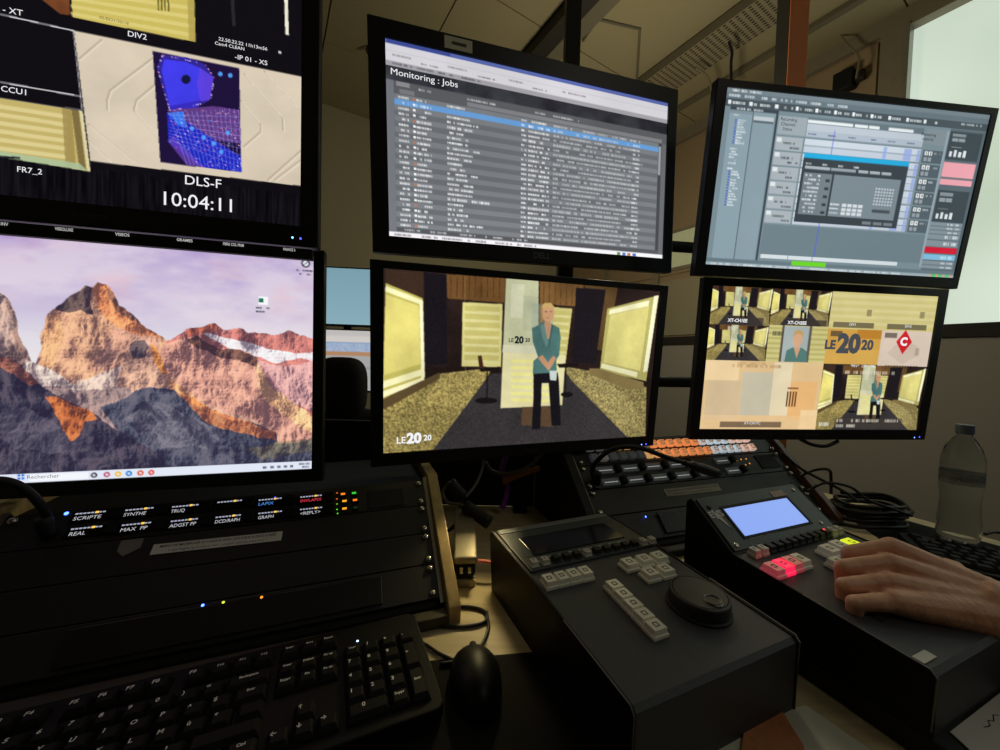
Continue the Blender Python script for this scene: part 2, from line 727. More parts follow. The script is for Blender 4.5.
M_FROST = frosted()
w_root = bpy.data.objects.new('window_1', None)
COL.objects.link(w_root)
w_root.matrix_world = ROOM @ T(WALL_N, -0.1, SILL1)
w_root['kind'] = 'structure'
bpy.context.view_layer.update()
E1 = -0.62
rbox('pane', WALL_N + 0.045, WALL_N + 0.052, E1, W_D, SILL1, WTOP, M_FROST, w_root)
M_ALU = mat('pale_window_bead', (150, 146, 134), 0.35, 0.3)
rbox('window_frame', WALL_N - 0.01, WALL_N + 0.045, W_D - 0.004, W_D + 0.012, SILL1, WTOP, M_ALU, w_root)
rbox('window_frame', WALL_N - 0.006, WALL_N + 0.045, E1, W_D - 0.004, WTOP - 0.012, WTOP, M_FRAME, w_root)
rbox('window_frame', WALL_N - 0.006, WALL_N + 0.06, E1 - 0.07, E1, SILL1, WTOP, M_FRAME, w_root)
rbox('pane', WALL_N + 0.045, WALL_N + 0.052, E1 - 1.4, E1 - 0.07, SILL1, WTOP, M_FROST, w_root)

# pale daylight slot high in the panelled wall, seen between the upper monitors
a1, zb1 = wall_px(690, 262)
ds, dz = wall_px(690, 233)
w2 = bpy.data.objects.new('window_2', None)
COL.objects.link(w2)
w2.matrix_world = ROOM @ T(WALL_N, 1.42, 0.64)
w2['kind'] = 'structure'
bpy.context.view_layer.update()
M_SLOT = mat('dim_frosted_slot', (150, 150, 118), 0.6, emit=0.28, emit_rgb=(200, 200, 150), noise=0.2, scale=30)
rbox('pane', WALL_N + 0.0, WALL_N + 0.007, 1.27, 1.60, 0.64, 0.86, M_SLOT, w2)
rbox('window_frame', WALL_N - 0.004, WALL_N + 0.007, 1.27, 1.60, 0.62, 0.64, M_FRAME, w2)
rbox('window_frame', WALL_N - 0.004, WALL_N + 0.007, 1.27, 1.60, 0.86, 0.88, M_FRAME, w2)

# ceiling: boards with seams, beams and a perforated tray
ceil = rbox('ceiling', LEFT_N, WALL_N + 0.1, BACK_D, FAR_D + 0.1, CEIL + 0.02, CEIL + 0.1, M_BEAM)
bpy.context.view_layer.update()
ns = [-1.9, -1.1, -0.66, -0.22, 0.22, 0.66, 1.04]
dsx = [-2.2, -1.3, -0.4, 0.5, 1.4, 2.02, 2.51]
for a, b in list(zip(ns, ns[1:])) + [(1.21, 1.64), (1.82, 2.0), (2.0, 2.234)]:
    for c, d_ in zip(dsx, dsx[1:]):
        rbox('board', a + 0.003, b - 0.003, c + 0.003, d_ - 0.003, CEIL, CEIL + 0.02, M_CEIL, ceil)
tb = rbox('trim_4', 1.04, 1.115, BACK_D, FAR_D, CEIL - 0.055, CEIL + 0.02, M_DARKB)
rbox('trim_5', 1.115, 1.205, BACK_D, FAR_D, CEIL - 0.03, CEIL + 0.02, M_BEAM)
rbox('trim_6', 2.0, 2.03, BACK_D, FAR_D, CEIL - 0.02, CEIL, M_BEAM)


def perforated():
    m = bpy.data.materials.new('perforated_tray_metal')
    m.use_nodes = True
    nt = m.node_tree
    b = nt.nodes['Principled BSDF']
    tc = nt.nodes.new('ShaderNodeTexCoord')
    mp = nt.nodes.new('ShaderNodeMapping')
    mp.inputs['Scale'].default_value = (62, 40, 62)
    v = nt.nodes.new('ShaderNodeTexVoronoi')
    v.inputs['Randomness'].default_value = 0.0
    v.inputs['Scale'].default_value = 1.0
    r = nt.nodes.new('ShaderNodeValToRGB')
    r.color_ramp.interpolation = 'CONSTANT'
    r.color_ramp.elements[0].color = (*lin((44, 40, 34)), 1)
    r.color_ramp.elements[1].color = (*lin((150, 138, 112)), 1)
    r.color_ramp.elements[1].position = 0.30
    nt.links.new(tc.outputs['Object'], mp.inputs[0])
    nt.links.new(mp.outputs[0], v.inputs[0])
    nt.links.new(v.outputs['Distance'], r.inputs[0])
    nt.links.new(r.outputs[0], b.inputs['Base Color'])
    b.inputs['Roughness'].default_value = 0.6
    return m


tray = empty('cable_tray', ROOM @ T(1.73, 0.2, CEIL - 0.045), 'long perforated grey cable tray fixed under the ceiling', 'cable tray')
bpy.context.view_layer.update()
rbox('tray_floor', 1.64, 1.82, BACK_D, FAR_D - 0.01, CEIL - 0.045, CEIL - 0.042, perforated(), tray)
for n_ in (1.64, 1.817):
    rbox('tray_lip', n_, n_ + 0.003, BACK_D, FAR_D - 0.01, CEIL - 0.042, CEIL - 0.001, M_BEAM, tray)
# conduit frame on the ceiling board
q1, q2, q3 = ceil_px(598, 18), ceil_px(640, 28), ceil_px(637, 78)
cond = link('ceiling_conduit', tube_mesh([np.array([q[0], q[1], CEIL - 0.006]) for q in (ceil_px(583, 40), q1, q2, q3)], 0.006, 6, 0), M_BEAM, None, ROOM)
tag(cond, 'thin grey conduit bent in a square across the ceiling', 'conduit')
# small hook on the ceiling, left of the upper centre screen
hk = onz(367, 52, CEIL - 0.03)
hook = link('ceiling_hook', tube_mesh([(0, 0, 0.03), (0, 0, 0.0), (0.02, 0, -0.02), (0.045, 0, -0.005), (0.04, 0, 0.01)], 0.004, 6), M_BLACK, None, W(hk))
tag(hook, 'small dark hook screwed into the ceiling board', 'hook')


def on_wall(u, v, off=0.0):
    r = RN.T @ ray(u, v)
    q = r * ((WALL_N - off) / r[0])
    return RN @ q


# socket box and dangling wires on the panelled wall
sb = empty('socket_box', W(on_wall(846, 84, 0.0)) @ RM, 'small black socket box on the brown wall panel', 'socket box')
box('housing', (0.05, 0.07, 0.085), (-0.022, 0, 0), M_BLACK, sb, 0.004)
box('side_connector', (0.03, 0.03, 0.04), (-0.02, -0.055, -0.005), M_DARKB, sb, 0.003)
M_WIRE = mat('pale_wire', (140, 128, 100), 0.6)
cable('hanging_wire', [on_wall(*p, 0.06) for p in ((829, -6), (833, 12), (838, 30), (848, 45), (857, 54), (859, 62), (856, 78))], 0.004, M_WIRE,
      'thin pale wire hanging from the ceiling to the socket box')
cable('hanging_wire', [np.array(onz(u, v, 1.4)) * 1.0 for u, v in ((729, 42), (732, 52), (731, 66), (732, 90))], 0.006, M_BLACK,
      'short dark wire hanging below the perforated tray')
cable('hanging_wire', [np.array(onz(u, v, 1.4)) for u, v in ((696, 68), (707, 76), (711, 88), (712, 104))], 0.005, M_WIRE,
      'short pale wire looping down behind the upper right screen')

# ================================================================== DESK
DESK = -0.33
M_DESK = wood_mat('pale_desk_laminate', (176, 160, 122), (204, 190, 152), 5.0, 0.5)
desk = empty('desk', W((0.1, 0.7, FLOOR)), 'long pale laminate desk carrying racks, keyboards and control panels', 'desk')
bpy.context.view_layer.update()
th = 0.03
_e1, _e2 = onz(812, 489, DESK), onz(1000, 541, DESK)
_ed = (_e2 - _e1) / np.linalg.norm(_e2 - _e1)
_e3 = _e2 + _ed * 0.45
dpoly = [(-1.4, 0.16), (_e3[0], 0.16), (_e3[0], _e3[1]), (_e1[0], _e1[1]), (0.80, 1.02), (-1.4, 1.02)]
link('desk_top', prism_mesh([(p[0] - 0.1, p[1] - 0.7) for p in dpoly], DESK - FLOOR - th, DESK - FLOOR, 'XY', 0.002), M_DESK, desk)
for x, y_, l_ in ((-1.4, -0.11, 0.8), (-0.1, -0.11, 0.8), (0.9, -0.22, 0.55)):
    box('leg', (0.04, l_, DESK - FLOOR - th), (x, y_, (DESK - FLOOR - th) / 2), M_DARKB, desk, 0.002)

# ================================================================== RACK CABINETS
M_EDGE = wood_mat('beech_edging', (150, 128, 84), (188, 164, 112), 5.0, 0.4, axis=2)
M_BROWNEDGE = wood_mat('dark_brown_edging', (86, 58, 40), (120, 82, 56), 5.0, 0.4, axis=2)
U1 = 0.04445
M_LIPSHADE = wood_mat('shaded_front_lip', (40, 34, 24), (58, 48, 32), 5.0, 0.5)  # shade on the unlit front lip, put into a darker wood colour


def cabinet(fr, yaw, n_up, n_units, label, edge, back=0.16, ledge=None, deep=None):
    """sloped desk rack; fr.pos = middle of the slope's reference line, n_up units above it"""
    slope_t = fr.tilt
    uy, uz = math.sin(-slope_t), math.cos(slope_t)
    top = np.array([uy, uz]) * (n_up * U1 + 0.006)
    bot = -np.array([uy, uz]) * ((n_units - n_up) * U1 + 0.006)
    base = np.array([fr.pos[0], fr.pos[1], 0.0])
    zt = fr.pos[2]
    root = empty('rack_cabinet', T(base[0], base[1], DESK + Z0) @ Matrix.Rotation(yaw, 4, 'Z') @ Matrix.Scale(fr.k, 4), label, 'rack')
    dz = (zt - DESK) / fr.k
    nrm = np.array([-uz, uy])                  # out of the slope (towards the operator)
    inn = -nrm * 0.006
    rear = [(top[0] + back, 0.0)]
    if deep:                                   # lower box behind the slope
        zl = (-0.190 - DESK) / fr.k
        rear = [(top[0] + back, zl), (top[0] + deep, zl), (top[0] + deep, 0.0)]
    prof = [(bot[0] + inn[0], bot[1] + inn[1] + dz), (top[0] + inn[0], top[1] + inn[1] + dz), (top[0] + back, top[1] + inn[1] + dz), *rear, (bot[0] + inn[0], 0.0)]
    link('carcass', prism_mesh(prof, -0.2395, 0.2395), M_BLACK, root)
    pr = 0.010
    sp = [(bot[0] + nrm[0] * pr - 0.012, 0.0), (bot[0] + nrm[0] * pr - 0.012, bot[1] + nrm[1] * pr + dz - 0.004), (top[0] + nrm[0] * pr, top[1] + nrm[1] * pr + dz),
          (top[0] + back, top[1] + nrm[1] * pr + dz), *rear]
    for s in (-1, 1):
        a, b = (0.2475, 0.2635) if s > 0 else (-0.2635, -0.2475)
        link('side_panel', prism_mesh(sp, a, b, 'YZ', 0.0015), (ledge or edge) if s < 0 else edge, root)
        a, b = (0.2405, 0.247) if s > 0 else (-0.247, -0.2405)
        rail = [(bot[0] + nrm[0] * 0.003, bot[1] + nrm[1] * 0.003 + dz), (top[0] + nrm[0] * 0.003, top[1] + nrm[1] * 0.003 + dz), (top[0] + inn[0], top[1] + inn[1] + dz), (bot[0] + inn[0], bot[1] + inn[1] + dz)]
        link('steel_rail', prism_mesh(rail, a, b), M_CHROME, root)
    h = bot[1] + dz
    box('front_lip', (0.4948, 0.018, max(h - 0.002, 0.01)), (0, bot[0] - 0.013, max(h - 0.002, 0.01) / 2), ledge or M_LIPSHADE, root, 0.003)
    return root


class RackFrame(Frame):
    def __init__(s, pos, yaw, tilt, k=1.0):
        super().__init__(np.array(pos) * k, yaw, tilt, 0.0)
        s.tilt = tilt
        s.yaw = yaw
        s.k = k

    def px(s, u, v, y=0.0):
        x, z = super().px(u, v, y * s.k)
        return x / s.k, z / s.k


RL = RackFrame((-0.3455, 0.5196, -0.1981), 0.371, -0.8967)
RR = RackFrame((0.3632, 0.7178, -0.1773), 0.3318, -0.7779, 1.14)
cabL = cabinet(RL, RL.yaw, 0, 4, 'black sloped rack cabinet with beech edging under the mountain wallpaper screen', M_EDGE)
cabR = cabinet(RR, RR.yaw, 1, 4, 'black sloped rack cabinet with dark brown edging below the multiview screen', M_BROWNEDGE, 0.02, M_BLACK, 0.12)

_screw = None


def screw(parent, x, z):
    global _screw
    if _screw is None:
        _screw = lathe_mesh([(0.0, 0.0045), (0.0022, 0.0044), (0.0042, 0.003), (0.0048, 0.001), (0.0048, 0.0), (0, 0)], 14)
        _screw.materials.append(M_STEEL)
        for p in _screw.polygons:
            p.use_smooth = True
    o = link('screw', _screw, None, parent, T(x, -0.003, z) @ Matrix.Rotation(math.pi / 2, 4, 'X'))
    return o


def rack_unit(fr, k, name, label, cat, h=1, m=None):
    """a 19 inch front panel h units tall starting at unit k below the reference line"""
    zc = -(k + h / 2) * U1
    m4 = fr.mat() @ Matrix.Scale(fr.k, 4) @ T(0, 0, zc)
    root = empty(name, m4, label, cat)
    box('faceplate', (0.480, 0.006, h * U1 - 0.0012), (0, 0.0, 0), m or M_RACK, root, 0.0008)
    for s in (-1, 1):
        for z in (h * U1 / 2 - 0.0064, -h * U1 / 2 + 0.0064):
            screw(root, s * 0.2325, z)
    return root


def loc(fr, k, h, u, v):
    x, z = fr.px(u, v, -0.003)
    return x, z + (k + h / 2) * U1


def led(parent, x, z, rgb, r=0.0016, strength=3.0, y=-0.0042, name='indicator_light'):
    me = lathe_mesh([(0.0, r * 0.6), (r * 0.7, r * 0.45), (r, 0.0), (0, 0)], 10)
    return link(name, me, emit_mat('led_%d_%d_%d_%g' % (*rgb, strength), rgb, strength), parent, T(x, y + 0.001, z) @ Matrix.Rotation(math.pi / 2, 4, 'X'))


M_DISP = mat('dark_display_glass', (8, 8, 10), 0.15)
M_SPK = mat('speaker_grille', (24, 24, 24), 0.7, bump=0.6, scale=1500)

# ---- intercom panel of the left rack
ic = rack_unit(RL, 0, 'intercom_panel', 'black intercom panel with two rows of small lit name displays', 'intercom')
names1 = [('SCRIPTE', (225, 225, 232)), ('SYNTHE', (225, 225, 232)), ('TRUQ', (225, 225, 232)), ('', (225, 225, 232)), ('LAPIX', (90, 160, 255)), ('INVLAPIX', (255, 70, 90))]
names2 = ['REAL', 'MAX  PP', 'ADGST PP', 'DCD/RAPH', 'GRAPH', '<REPLY>']
px1 = [(90, 516.8), (139, 513), (185, 509.6), (229.5, 505), (270, 502.7), (311, 499.6)]
px2 = [(86, 532), (136, 528), (184, 524), (228, 520), (270, 516), (311, 512)]


def name_display(root, x, z, s, rgb, bar_rgb=(190, 195, 215), hot=None):
    d = box('name_display', (0.036, 0.003, 0.0135), (x, -0.0038, z), M_DISP, root, 0.0005)
    e = emit_mat('display_text_%d_%d_%d' % rgb, rgb, 0.7)
    eb = emit_mat('display_bar_%d_%d_%d' % bar_rgb, bar_rgb, 0.75)
    bm = bmesh.new()
    for i in range(8):
        r_ = bmesh.ops.create_cube(bm, size=1.0)['verts']
        bmesh.ops.scale(bm, vec=(0.0026, 0.0004, 0.0016), verts=r_)
        bmesh.ops.translate(bm, vec=((i - 3.5) * 0.0036, 0, 0), verts=r_)
    link('level_bar', me_from(bm), eb, d, T(0, -0.0018, 0.0040))
    link('level_mark', box_mesh(0.003, 0.0004, 0.0024), emit_mat('level_mark_amber', (255, 200, 80), 1.2), d, T(0.006, -0.0020, 0.0040))
    if s:
        text('lettering', s, 0.0066, (-0.0135, -0.0019, -0.0026), e, d, width=min(0.0270, 0.0036 * len(s)), align='LEFT')
    # rocker key beside the display
    box('talk_key', (0.010, 0.006, 0.014), (x + 0.0245, -0.005, z), M_KEY, root, 0.001)


for (s, c), p in zip(names1, px1):
    x, z = loc(RL, 0, 1, *p)
    name_display(root=ic, x=x, z=z, s=s, rgb=c)
for s, p in zip(names2, px2):
    x, z = loc(RL, 0, 1, *p)
    name_display(root=ic, x=x, z=z, s=s, rgb=(225, 225, 232))
for p, c in (((337, 493), (255, 110, 30)), ((337, 499), (255, 120, 30)), ((337, 504), (120, 210, 40)), ((337, 509.5), (90, 240, 50)), ((337.6, 513.5), (90, 240, 50))):
    x, z = loc(RL, 0, 1, *p)
    led(ic, x, z, c, 0.0011, 0.9)
for p, c in (((343, 495.5), (255, 140, 30)), ((354, 494.5), (60, 200, 60)), ((344.5, 502.5), (255, 170, 40)), ((355, 501.5), (255, 130, 30)), ((344.5, 510), (255, 170, 40)), ((355.5, 509), (20, 40, 20))):
    x, z = loc(RL, 0, 1, *p)
    k = box('lamp_key', (0.0085, 0.004, 0.0075), (x, -0.005, z), M_KEY, ic, 0.0008)
    link('indicator_light', box_mesh(0.0058, 0.0006, 0.003), emit_mat('keylamp_%d_%d_%d' % c, c, 1.1), k, T(0, -0.0022, 0))
x, z = loc(RL, 0, 1, 386, 498.5)
box('speaker_grille', (0.052, 0.002, 0.030), (x, -0.0035, z), M_SPK, ic, 0.0008)
x, z = loc(RL, 0, 1, 66.5, 513.5)
led(ic, x, z, (70, 110, 255), 0.0022, 6.0)
x, z = loc(RL, 0, 1, 275, 497.5)
led(ic, x, z, (50, 60, 255), 0.0014, 3.0)

# ---- blank panels of the left rack
bp1 = rack_unit(RL, 1, 'blank_panel', 'blank black rack panel carrying a printed notice strip, left rack', 'panel')
x0, z0 = loc(RL, 1, 1, 152, 550)
x1, z1 = loc(RL, 1, 1, 282, 536)
nl = box('notice_label', (abs(x1 - x0), 0.0006, 0.0125), ((x0 + x1) / 2, -0.0036, (z0 + z1) / 2), M_WHITEP, bp1, rot=Matrix.Rotation(-math.atan2(z1 - z0, x1 - x0), 4, 'Y'))
text('lettering', 'MERCI DE MANIPULER LE CASQUE AVEC DOUCEUR & DELICATESSE', 0.0042, (0, -0.0005, 0.0026), M_INK, nl, width=abs(x1 - x0) * 0.9, bold=0.015)
text('lettering', "il est fragile qu'il n'en a l'air... un peu comme vous non ?", 0.0036, (0, -0.0005, -0.0030), M_INK, nl, width=abs(x1 - x0) * 0.75)
x0, z0 = loc(RL, 1, 1, 130, 547)
sh = [(-0.0105, 0.009), (0.0105, 0.009), (0.0105, -0.003), (-0.003, -0.011), (-0.0105, -0.004)]
link('sticker', prism_mesh(sh, -0.0003, 0.0003, 'XZ'), mat('grey_sticker', (120, 116, 108), 0.6), bp1, T(x0, -0.0036, z0))
bp2 = rack_unit(RL, 2, 'blank_panel', 'plain blank black rack panel just above the switch, left rack', 'panel')


def kvm(fr, k, label, pts, logo=None):
    u = rack_unit(fr, k, 'console_switch', label, 'switch')
    box('drawer_front', (0.300, 0.004, 0.034), (0.02, -0.0048, 0), mat('charcoal_drawer', (26, 26, 27), 0.35), u, 0.001)
    for p, c, st in pts:
        x, z = loc(fr, k, 1, *p)
        led(u, x, z, c, 0.0015, st, -0.0078)
    if pts:
        xs = [loc(fr, k, 1, *p[0]) for p in pts]
        a, b = xs[0], xs[-1]
        for t in (-0.15, 0.22, 0.5, 0.78, 1.18):
            box('legend_mark', (0.016, 0.0006, 0.0008), (a[0] + (b[0] - a[0]) * t + 0.004, -0.0070, a[1] + (b[1] - a[1]) * t + 0.0012), M_LOGO, u)
    if logo:
        text('lettering', logo[0], 0.0075, (*loc(fr, k, 1, *logo[1])[:1], -0.0071, loc(fr, k, 1, *logo[1])[1]), M_LOGO, u, bold=0.02)
    return u


kvm(RL, 3, 'black console switch with blue, green and amber lights at the foot of the left rack',
    [((203.5, 606.5), (70, 110, 255), 7.0), ((224, 603.5), (200, 220, 60), 1.6), ((262, 598.5), (255, 150, 40), 1.6)])

# ---- button panel, intercom, blank and switch of the right rack
keyp = rack_unit(RR, -1, 'router_panel', 'rack panel crowded with two rows of lit square buttons', 'button panel')
BCOL = {'d': ('dim_button_white', (170, 165, 155), 0.10), 'g': ('dim_button_grey', (120, 124, 128), 0.06), 'o': ('orange_lit_button', (250, 160, 96), 0.52),
        'p': ('pale_orange_lit_button', (255, 190, 120), 0.5), 'w': ('white_lit_button', (215, 228, 236), 0.45), 'r': ('rosy_white_lit_button', (250, 216, 200), 0.45)}
bmats = {k: mat(n, c, 0.3, emit=s, emit_rgb=c, noise=0.25, scale=400) for k, (n, c, s) in BCOL.items()}
bme = {}
for k in BCOL:
    bme[k] = box_mesh(0.0150, 0.009, 0.0145, 0.002, 2)
    bme[k].materials.append(bmats[k])
rowA = 'ddgppddoooooowwwwrrr'
rowB = 'gdggggppoooooowwwwrr'
xa0, za0 = loc(RR, -1, 1, 588, 455.5)
xa1, za1 = loc(RR, -1, 1, 765, 441.5)
xb0, zb0 = loc(RR, -1, 1, 591, 463.5)
n_ = len(rowA)
pitch = 0.4 / 20
for r_, (row, zc) in enumerate(((rowA, 0.0105), (rowB, -0.0105))):
    for i, ch in enumerate(row):
        b = link('lit_button', bme[ch], None, keyp, T(-0.205 + i * pitch, -0.0068, zc))
        if ch in 'opwr':
            if 'btn_ring' not in MATS:
                rm = ring_mesh(0.0052, 0.0046, 0.0022, 0.0022, 0.0022, 0.0022, -0.0003, 0.0, 0)
                rm.materials.append(mat('button_legend_tan', (196, 150, 110), 0.5, noise=0, emit=0.18, emit_rgb=(255, 190, 130)))  # tan ring marking the button legend
                MATS['btn_ring'] = rm
            link('button_legend', MATS['btn_ring'], None, b, T(0, -0.0047, 0))

ic2 = rack_unit(RR, 0, 'intercom_panel', 'rack intercom with grey key displays and a gooseneck microphone socket', 'intercom')
for row_, pts in (('A', [(606, 473.4), (631, 471.4), (654, 469), (677, 466.4), (722, 462)]), ('B', [(611, 483.2), (636, 481.2), (660, 478.7), (683, 476.2), (706.5, 474.2), (733, 471.4)])):
    for i, p in enumerate(pts):
        x, z = loc(RR, 0, 1, *p)
        z = 0.0105 if row_ == 'A' else -0.0115
        d = box('name_display', (0.034, 0.003, 0.0125), (x, -0.0042, z), mat('pale_key_display', (96, 100, 100), 0.3, emit=0.05, emit_rgb=(150, 160, 160)), ic2, 0.0006)
        text('lettering', ['CAM 1', 'CAM 2', 'TRUQ', 'LSM', 'REAL', 'SON'][i % 6] if False else '-----', 0.011, (0, -0.0018, 0), emit_mat('pale_display_mark', (210, 215, 210), 0.5), d, width=0.026, bold=0.02)
        box('talk_key', (0.0095, 0.012, 0.013), (x + 0.0235, -0.008, z), M_KEY, ic2, 0.0015)
for p in ((736.5, 460.5), (741, 459.5), (745.5, 465), (746, 459), (749.5, 463.5)):
    x, z = loc(RR, 0, 1, *p)
    led(ic2, x, z, (255, 170, 70), 0.0016, 0.9)
x, z = 0.196, 0.0
gr = box('speaker_grille', (0.052, 0.002, 0.030), (0.195, -0.0036, 0.002), M_SPK, ic2, 0.0008)
jk = link('microphone_socket', lathe_mesh([(0.0, 0.0), (0.006, 0.0), (0.006, 0.004), (0.0095, 0.004), (0.0095, -0.002), (0, -0.002)], 24), mat('dull_socket_metal', (70, 70, 70), 0.4, 0.6), ic2,
          T(loc(RR, 0, 1, 596, 484.6)[0], -0.003, -0.012) @ Matrix.Rotation(math.pi / 2, 4, 'X'))
bp3 = rack_unit(RR, 1, 'blank_panel', 'blank black rack panel with a narrow white notice, right rack', 'panel')
x0, z0 = loc(RR, 1, 1, 659, 495)
x1, z1 = loc(RR, 1, 1, 726, 488)
nl = box('notice_label', (0.125, 0.0006, 0.0135), ((x0 + x1) / 2, -0.0036, 0.004), mat('grey_notice_paper', (150, 148, 140), 0.8), bp3)
text('lettering', 'MERCI DE MANIPULER LE CASQUE AVEC DOUCEUR & DELICATESSE', 0.0042, (0, -0.0005, 0.0026), M_INK, nl, width=0.115)
text('lettering', "il est fragile qu'il n'en a l'air... un peu comme vous non ?", 0.0036, (0, -0.0005, -0.0030), M_INK, nl, width=0.09)
kvm(RR, 2, 'black console switch with one blue light behind the near control panel',
    [((644.5, 517.6), (70, 110, 255), 6.0), ((660, 515.5), (60, 60, 66), 0.5), ((676, 513.5), (60, 60, 66), 0.5)], ('ALTUSEN', (671, 523.5)))

# ---- gooseneck microphones
def gooseneck(pts, r, label, tip=0.14):
    o0 = np.array(pts[0], float)
    loc_ = [np.array(p) - o0 for p in pts]
    root = empty('gooseneck_microphone', W(o0), label, 'microphone')
    link('neck', tube_mesh(loc_, r, 10), M_BLACK, root, T(0, 0, 0), smooth=True)
    a, b = loc_[-2], loc_[-1]
    d = (b - a) / np.linalg.norm(b - a)
    link('capsule', tube_mesh([b - d * 0.01, b + d * 0.01, b + d * 0.04, b + d * 0.065, b + d * 0.072], lambda t: (0.005, 0.0085, 0.0095, 0.0088, 0.004)[min(int(t * 4.99), 4)], 14, 4), M_RUBBER, root, T(0, 0, 0), smooth=True)
    link('plug', tube_mesh([loc_[0], loc_[0] + np.array([0, -0.004, 0.012]), loc_[0] + np.array([0, -0.006, 0.022])], 0.0075, 14, 2), M_BLACK, root, T(0, 0, 0), smooth=True)
    return root


jx, jz = loc(RR, 0, 1, 596, 484.6)
jw = RR.R @ (RR.k * np.array([jx, -0.006, -0.012 - 0.5 * U1])) + RR.pos
gooseneck([jw, ony(592, 470, 0.68), ony(602, 456, 0.66), ony(617, 448, 0.65), ony(640, 448, 0.65), ony(666, 457, 0.66), ony(688, 464, 0.67)],
          0.0042, 'black gooseneck microphone arching over the lit button panel')
g0 = RL.R @ np.array([loc(RL, 0, 1, 50, 537)[0], -0.005, -0.03]) + RL.pos
gooseneck([g0, ony(49, 522, 0.43), ony(42, 507, 0.42), ony(26, 490, 0.41), ony(5, 481, 0.40), ony(-25, 482, 0.385)],
          0.0045, 'black gooseneck microphone bending off to the left below the wallpaper screen')


# ================================================================== MONITORS
MON = {'UC': Frame((0.0654, 0.6858, 0.357), 0.2999, 0.0374, -0.0363),
       'LC': Frame((0.0634, 0.6902, -0.0035), 0.3282, 0.0955, -0.0162),
       'UR': Frame((0.6445, 0.7193, 0.3408), 0.0989, 0.1293, 0.0006),
       'LR': Frame((0.6903, 0.8129, 0.0184), 0.1092, 0.0791, -0.0024),
       'LL': Frame((-0.5216, 0.4647, -0.0102), 0.254, -0.0423, -0.0083),
       'UL': Frame((-0.5219, 0.4277, 0.3168), 0.2714, -0.0223, -0.005)}
SW, SH = 0.531, 0.299


